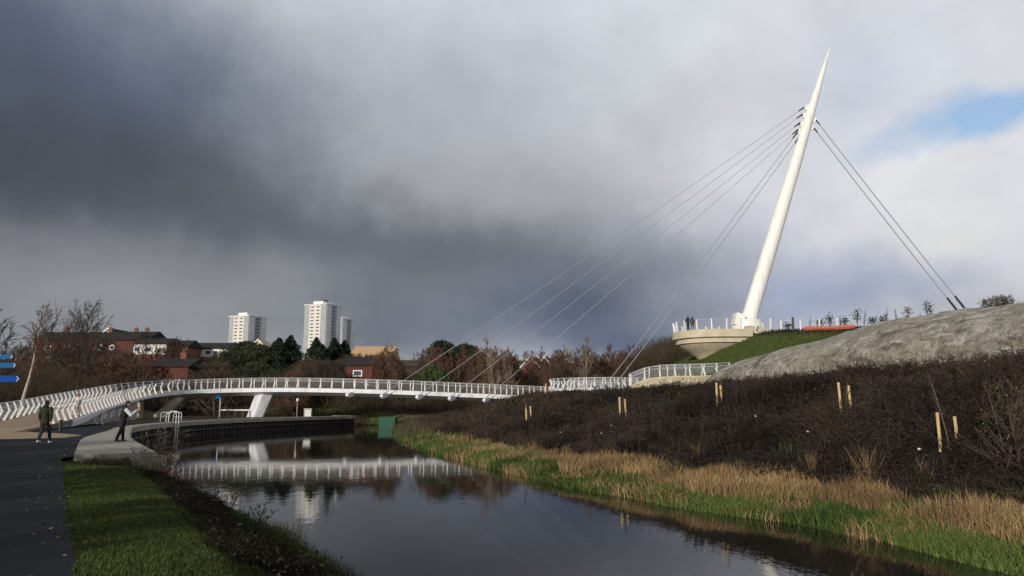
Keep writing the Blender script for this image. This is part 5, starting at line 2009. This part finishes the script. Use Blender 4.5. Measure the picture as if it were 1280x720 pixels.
def person(label, loc, rz, S, top, legs, hairm, scale=1., coat_len=.0, sleeves=None, group=None, hood=False, shoe=None, lean=0., extra=None, hold=None, vox=.009, arm=False):
    """S: joint positions in body space, facing +y, metres, ground at 0."""
    t = thing('person', label, 'person', loc, rz, group)
    t.scale = (scale,) * 3
    t.rotation_euler = (lean, 0, rz)
    V3 = Vector
    hd = V3(S['head'])
    neck = V3(S['neck'])
    parts = [('e', hd, (.075, .095, .115)), ('e', hd + V3((0, .03, -.06)), (.055, .065, .06)), ('e', hd + V3((0, .098, -.015)), (.013, .022, .024)),
             ('e', hd + V3((.077, 0, -.01)), (.012, .025, .032)), ('e', hd + V3((-.077, 0, -.01)), (.012, .025, .032)), ('e', hd + V3((0, .088, -.055)), (.026, .012, .008)),
             ('c', neck, hd + V3((0, -.01, -.06)), .055, .05), ('c', V3(S['hip']) + V3((0, 0, .02)), neck - V3((0, 0, .1)), .12, .12)]
    for s in 'LR':
        sh, el, wr = V3(S['sh' + s]), V3(S['el' + s]), V3(S['wr' + s])
        parts += [('c', neck - V3((0, 0, .08)), sh, .07, .055), ('c', sh, el, .050, .040), ('c', el, wr, .040, .026)]
        kn, an = V3(S['kn' + s]), V3(S['an' + s])
        hp = V3(S['hip']) + V3(((-.09 if s == 'L' else .09), 0, 0))
        parts += [('c', hp, kn, .085, .055), ('c', kn, an, .055, .036), ('c', an, an + V3((0, .13, -.045)), .036, .034)]
        # hand: palm, four fingers, thumb
        d = (wr - el).normalized()
        side = d.cross(V3((0, 1, 0)))
        if side.length < .2: side = d.cross(V3((0, 0, 1)))
        side.normalize()
        nrm = side.cross(d)
        pl = wr + d * .075
        parts.append(('c', wr, pl, .024, .030))
        for k, ln in enumerate((.065, .075, .07, .055)):
            b = pl + side * (-.03 + .02 * k)
            mid = b + d * ln * .55
            parts += [('c', b, mid, .010, .009), ('c', mid, mid + (d * .8 + nrm * .6).normalized() * ln * .5, .009, .008)]
        parts.append(('c', wr + d * .03 - side * .02, wr + d * .08 - side * .055 + nrm * .02, .012, .009))
    blob('body', parts, vox, M['skin'], t, 2)
    # jacket
    jp = [('e', V3(S['hip']) + V3((0, 0, .05 - coat_len * .5)), (.175, .14, .13 + coat_len)), ('c', V3(S['hip']) + V3((0, 0, .12)), neck - V3((0, 0, .16)), .155, .175), ('c', neck - V3((0, 0, .06)), neck + V3((0, 0, .015)), .095, .075)]
    if hood: jp.append(('e', neck + V3((0, -.08, .03)), (.11, .08, .075)))
    sp = []
    for s in 'LR':
        sh, el, wr = V3(S['sh' + s]), V3(S['el' + s]), V3(S['wr' + s])
        jp.append(('c', neck - V3((0, 0, .1)), sh, .10, .082))
        jp.append(('c', sh, el, .078, .066))
        (sp if sleeves else jp).append(('c', el, el.lerp(wr, .93), .064, .05))
        if sleeves and arm: sp.append(('c', sh.lerp(el, .15), el, .086, .074))
    blob('jacket', jp, .014, top, t, 4)
    if sleeves:
        blob('sleeve', sp, .012, sleeves, t, 2)
    tp = [('e', V3(S['hip']) + V3((0, 0, .03)), (.165, .13, .12))]
    for s in 'LR':
        kn, an = V3(S['kn' + s]), V3(S['an' + s])
        hp = V3(S['hip']) + V3(((-.085 if s == 'L' else .085), 0, 0))
        tp += [('c', hp, kn, .105, .075), ('c', kn, an + V3((0, 0, .02)), .073, .058)]
    blob('trousers', tp, .013, legs, t, 3)
    for s in 'LR':
        an = V3(S['an' + s])
        blob('shoe', [('c', an + V3((0, -.03, -.045)), an + V3((0, .14, -.055)), .046, .04), ('e', an + V3((0, .02, -.02)), (.05, .07, .05))], .012, shoe or M['shoe'], t, 2)
    blob('hair', [('e', hd + V3((0, -.018, .03)), (.086, .10, .105)), ('e', hd + V3((0, -.05, -.03)), (.075, .06, .09))], .012, hairm, t, 2)
    if extra: extra(t)
    return t


def stand(head=(0, .03, 1.62)):
    return {'head': head, 'neck': (0, 0, 1.47), 'hip': (0, 0, .92), 'shL': (-.19, 0, 1.40), 'shR': (.19, 0, 1.40), 'elL': (-.24, -.02, 1.13), 'elR': (.24, -.02, 1.13), 'wrL': (-.25, .07, .89), 'wrR': (.25, .07, .89),
            'knL': (-.095, .02, .5), 'knR': (.095, .02, .5), 'anL': (-.10, 0, .09), 'anR': (.10, 0, .09)}


# the man walking away along the path
S = stand()
S.update(elL=(-.25, .05, 1.14), wrL=(-.26, .17, .92), elR=(.25, -.10, 1.15), wrR=(.25, -.08, .90), knR=(.10, .22, .53), anR=(.10, .30, .10), knL=(-.09, -.02, .49), anL=(-.08, -.27, .15))
p = at(54, 553, 31.5)
person('man in a dark olive hooded jacket walking away along the path', (p.x, 31.5, .015), R(8), S, M['olive'], M['jeans'], M['hair'], 1.03, .08, hood=True, shoe=M['sole'], vox=.008)

# the figure taking a picture at the quay edge
S = stand((0, .10, 1.60))
S.update(elL=(-.24, .26, 1.17), wrL=(-.10, .44, 1.34), elR=(.24, .27, 1.13), wrR=(.08, .45, 1.32), knL=(-.10, .05, .5), knR=(.10, -.02, .5), anL=(-.12, .10, .09), anR=(.12, -.14, .09), neck=(0, .05, 1.46))


def phone(t):
    MB().box((-.01, .53, 1.37), (.15, .012, .08)).build('phone', M['litter'], t)


p = at(156, 552, 31.5)
person('person in long black coat with pale sleeves raising a phone on the quay coping', (-16.42, 31.6, .1), R(-62), S, M['black'], M['black'], M['hair'], .98, .26, sleeves=M['palesleeve'], extra=phone, vox=.008, lean=R(-4), arm=True)

# walker on the ramp in a cream coat
S = stand()
S.update(knR=(.09, .14, .52), anR=(.10, .12, .09), anL=(-.1, -.18, .11), wrL=(-.12, .22, 1.12), elL=(-.25, .03, 1.14))


def bag(t):
    MB().prism([(-.06, -.14), (.06, -.14), (.07, .14), (-.07, .14)], .62, .92).build('bag', M['black'], t)
    t.children[-1].location = (.33, .02, 0)


d = 57
person('walker in a cream coat with dark bag behind the ramp railing', (at(97, 500, d).x, d, .72), R(150), S, M['creamcoat'], M['palesleeve'], M['hairfair'], .98, .16, extra=bag, vox=.011)

# two people on the viewing platform
S = stand()
S.update(elL=(-.26, .12, 1.2), wrL=(-.16, .33, 1.12), elR=(.26, .12, 1.2), wrR=(.16, .33, 1.12))
p = at(861, 415, 89.4)
person('left of two people in black at the viewing platform rail', (p.x, 89.6, 10.5), R(40), S, M['black'], M['black'], M['hair'], 1.0, .05, group='people on the viewing platform', vox=.014)
p = at(866.5, 415, 89.2)
person('right of two people in black at the viewing platform rail', (p.x, 89.4, 10.5), R(-10), stand(), M['black'], M['jeans'], M['hair'], .95, .05, group='people on the viewing platform', vox=.014)

# ------------------------------------------------------------------ unseen evergreens left of the path, added to shade the foreground
PROTO['shade_tree'] = conifer_proto(91, H=8, R0=3.0, n=2000, round_=True, leaf=.26, m=M['evergreen'])
for i, (x, y, s) in enumerate(((-15.8, -8.5, .8), (-20, -4, 1.0), (-24.5, 1.5, .95), (-29, 7, .9), (-33.5, 12.5, .8))):
    put_tree('shade_tree', x, y, 'evergreen_tree', ['evergreen tree beside the path behind the viewpoint, fifth from the ramp', 'evergreen tree left of the path, fourth from the ramp', 'evergreen tree left of the path, third from the ramp', 'evergreen tree left of the path, second from the ramp', 'evergreen tree left of the path, nearest the ramp'][i], 'tree', 'evergreens left of the path', s=s)
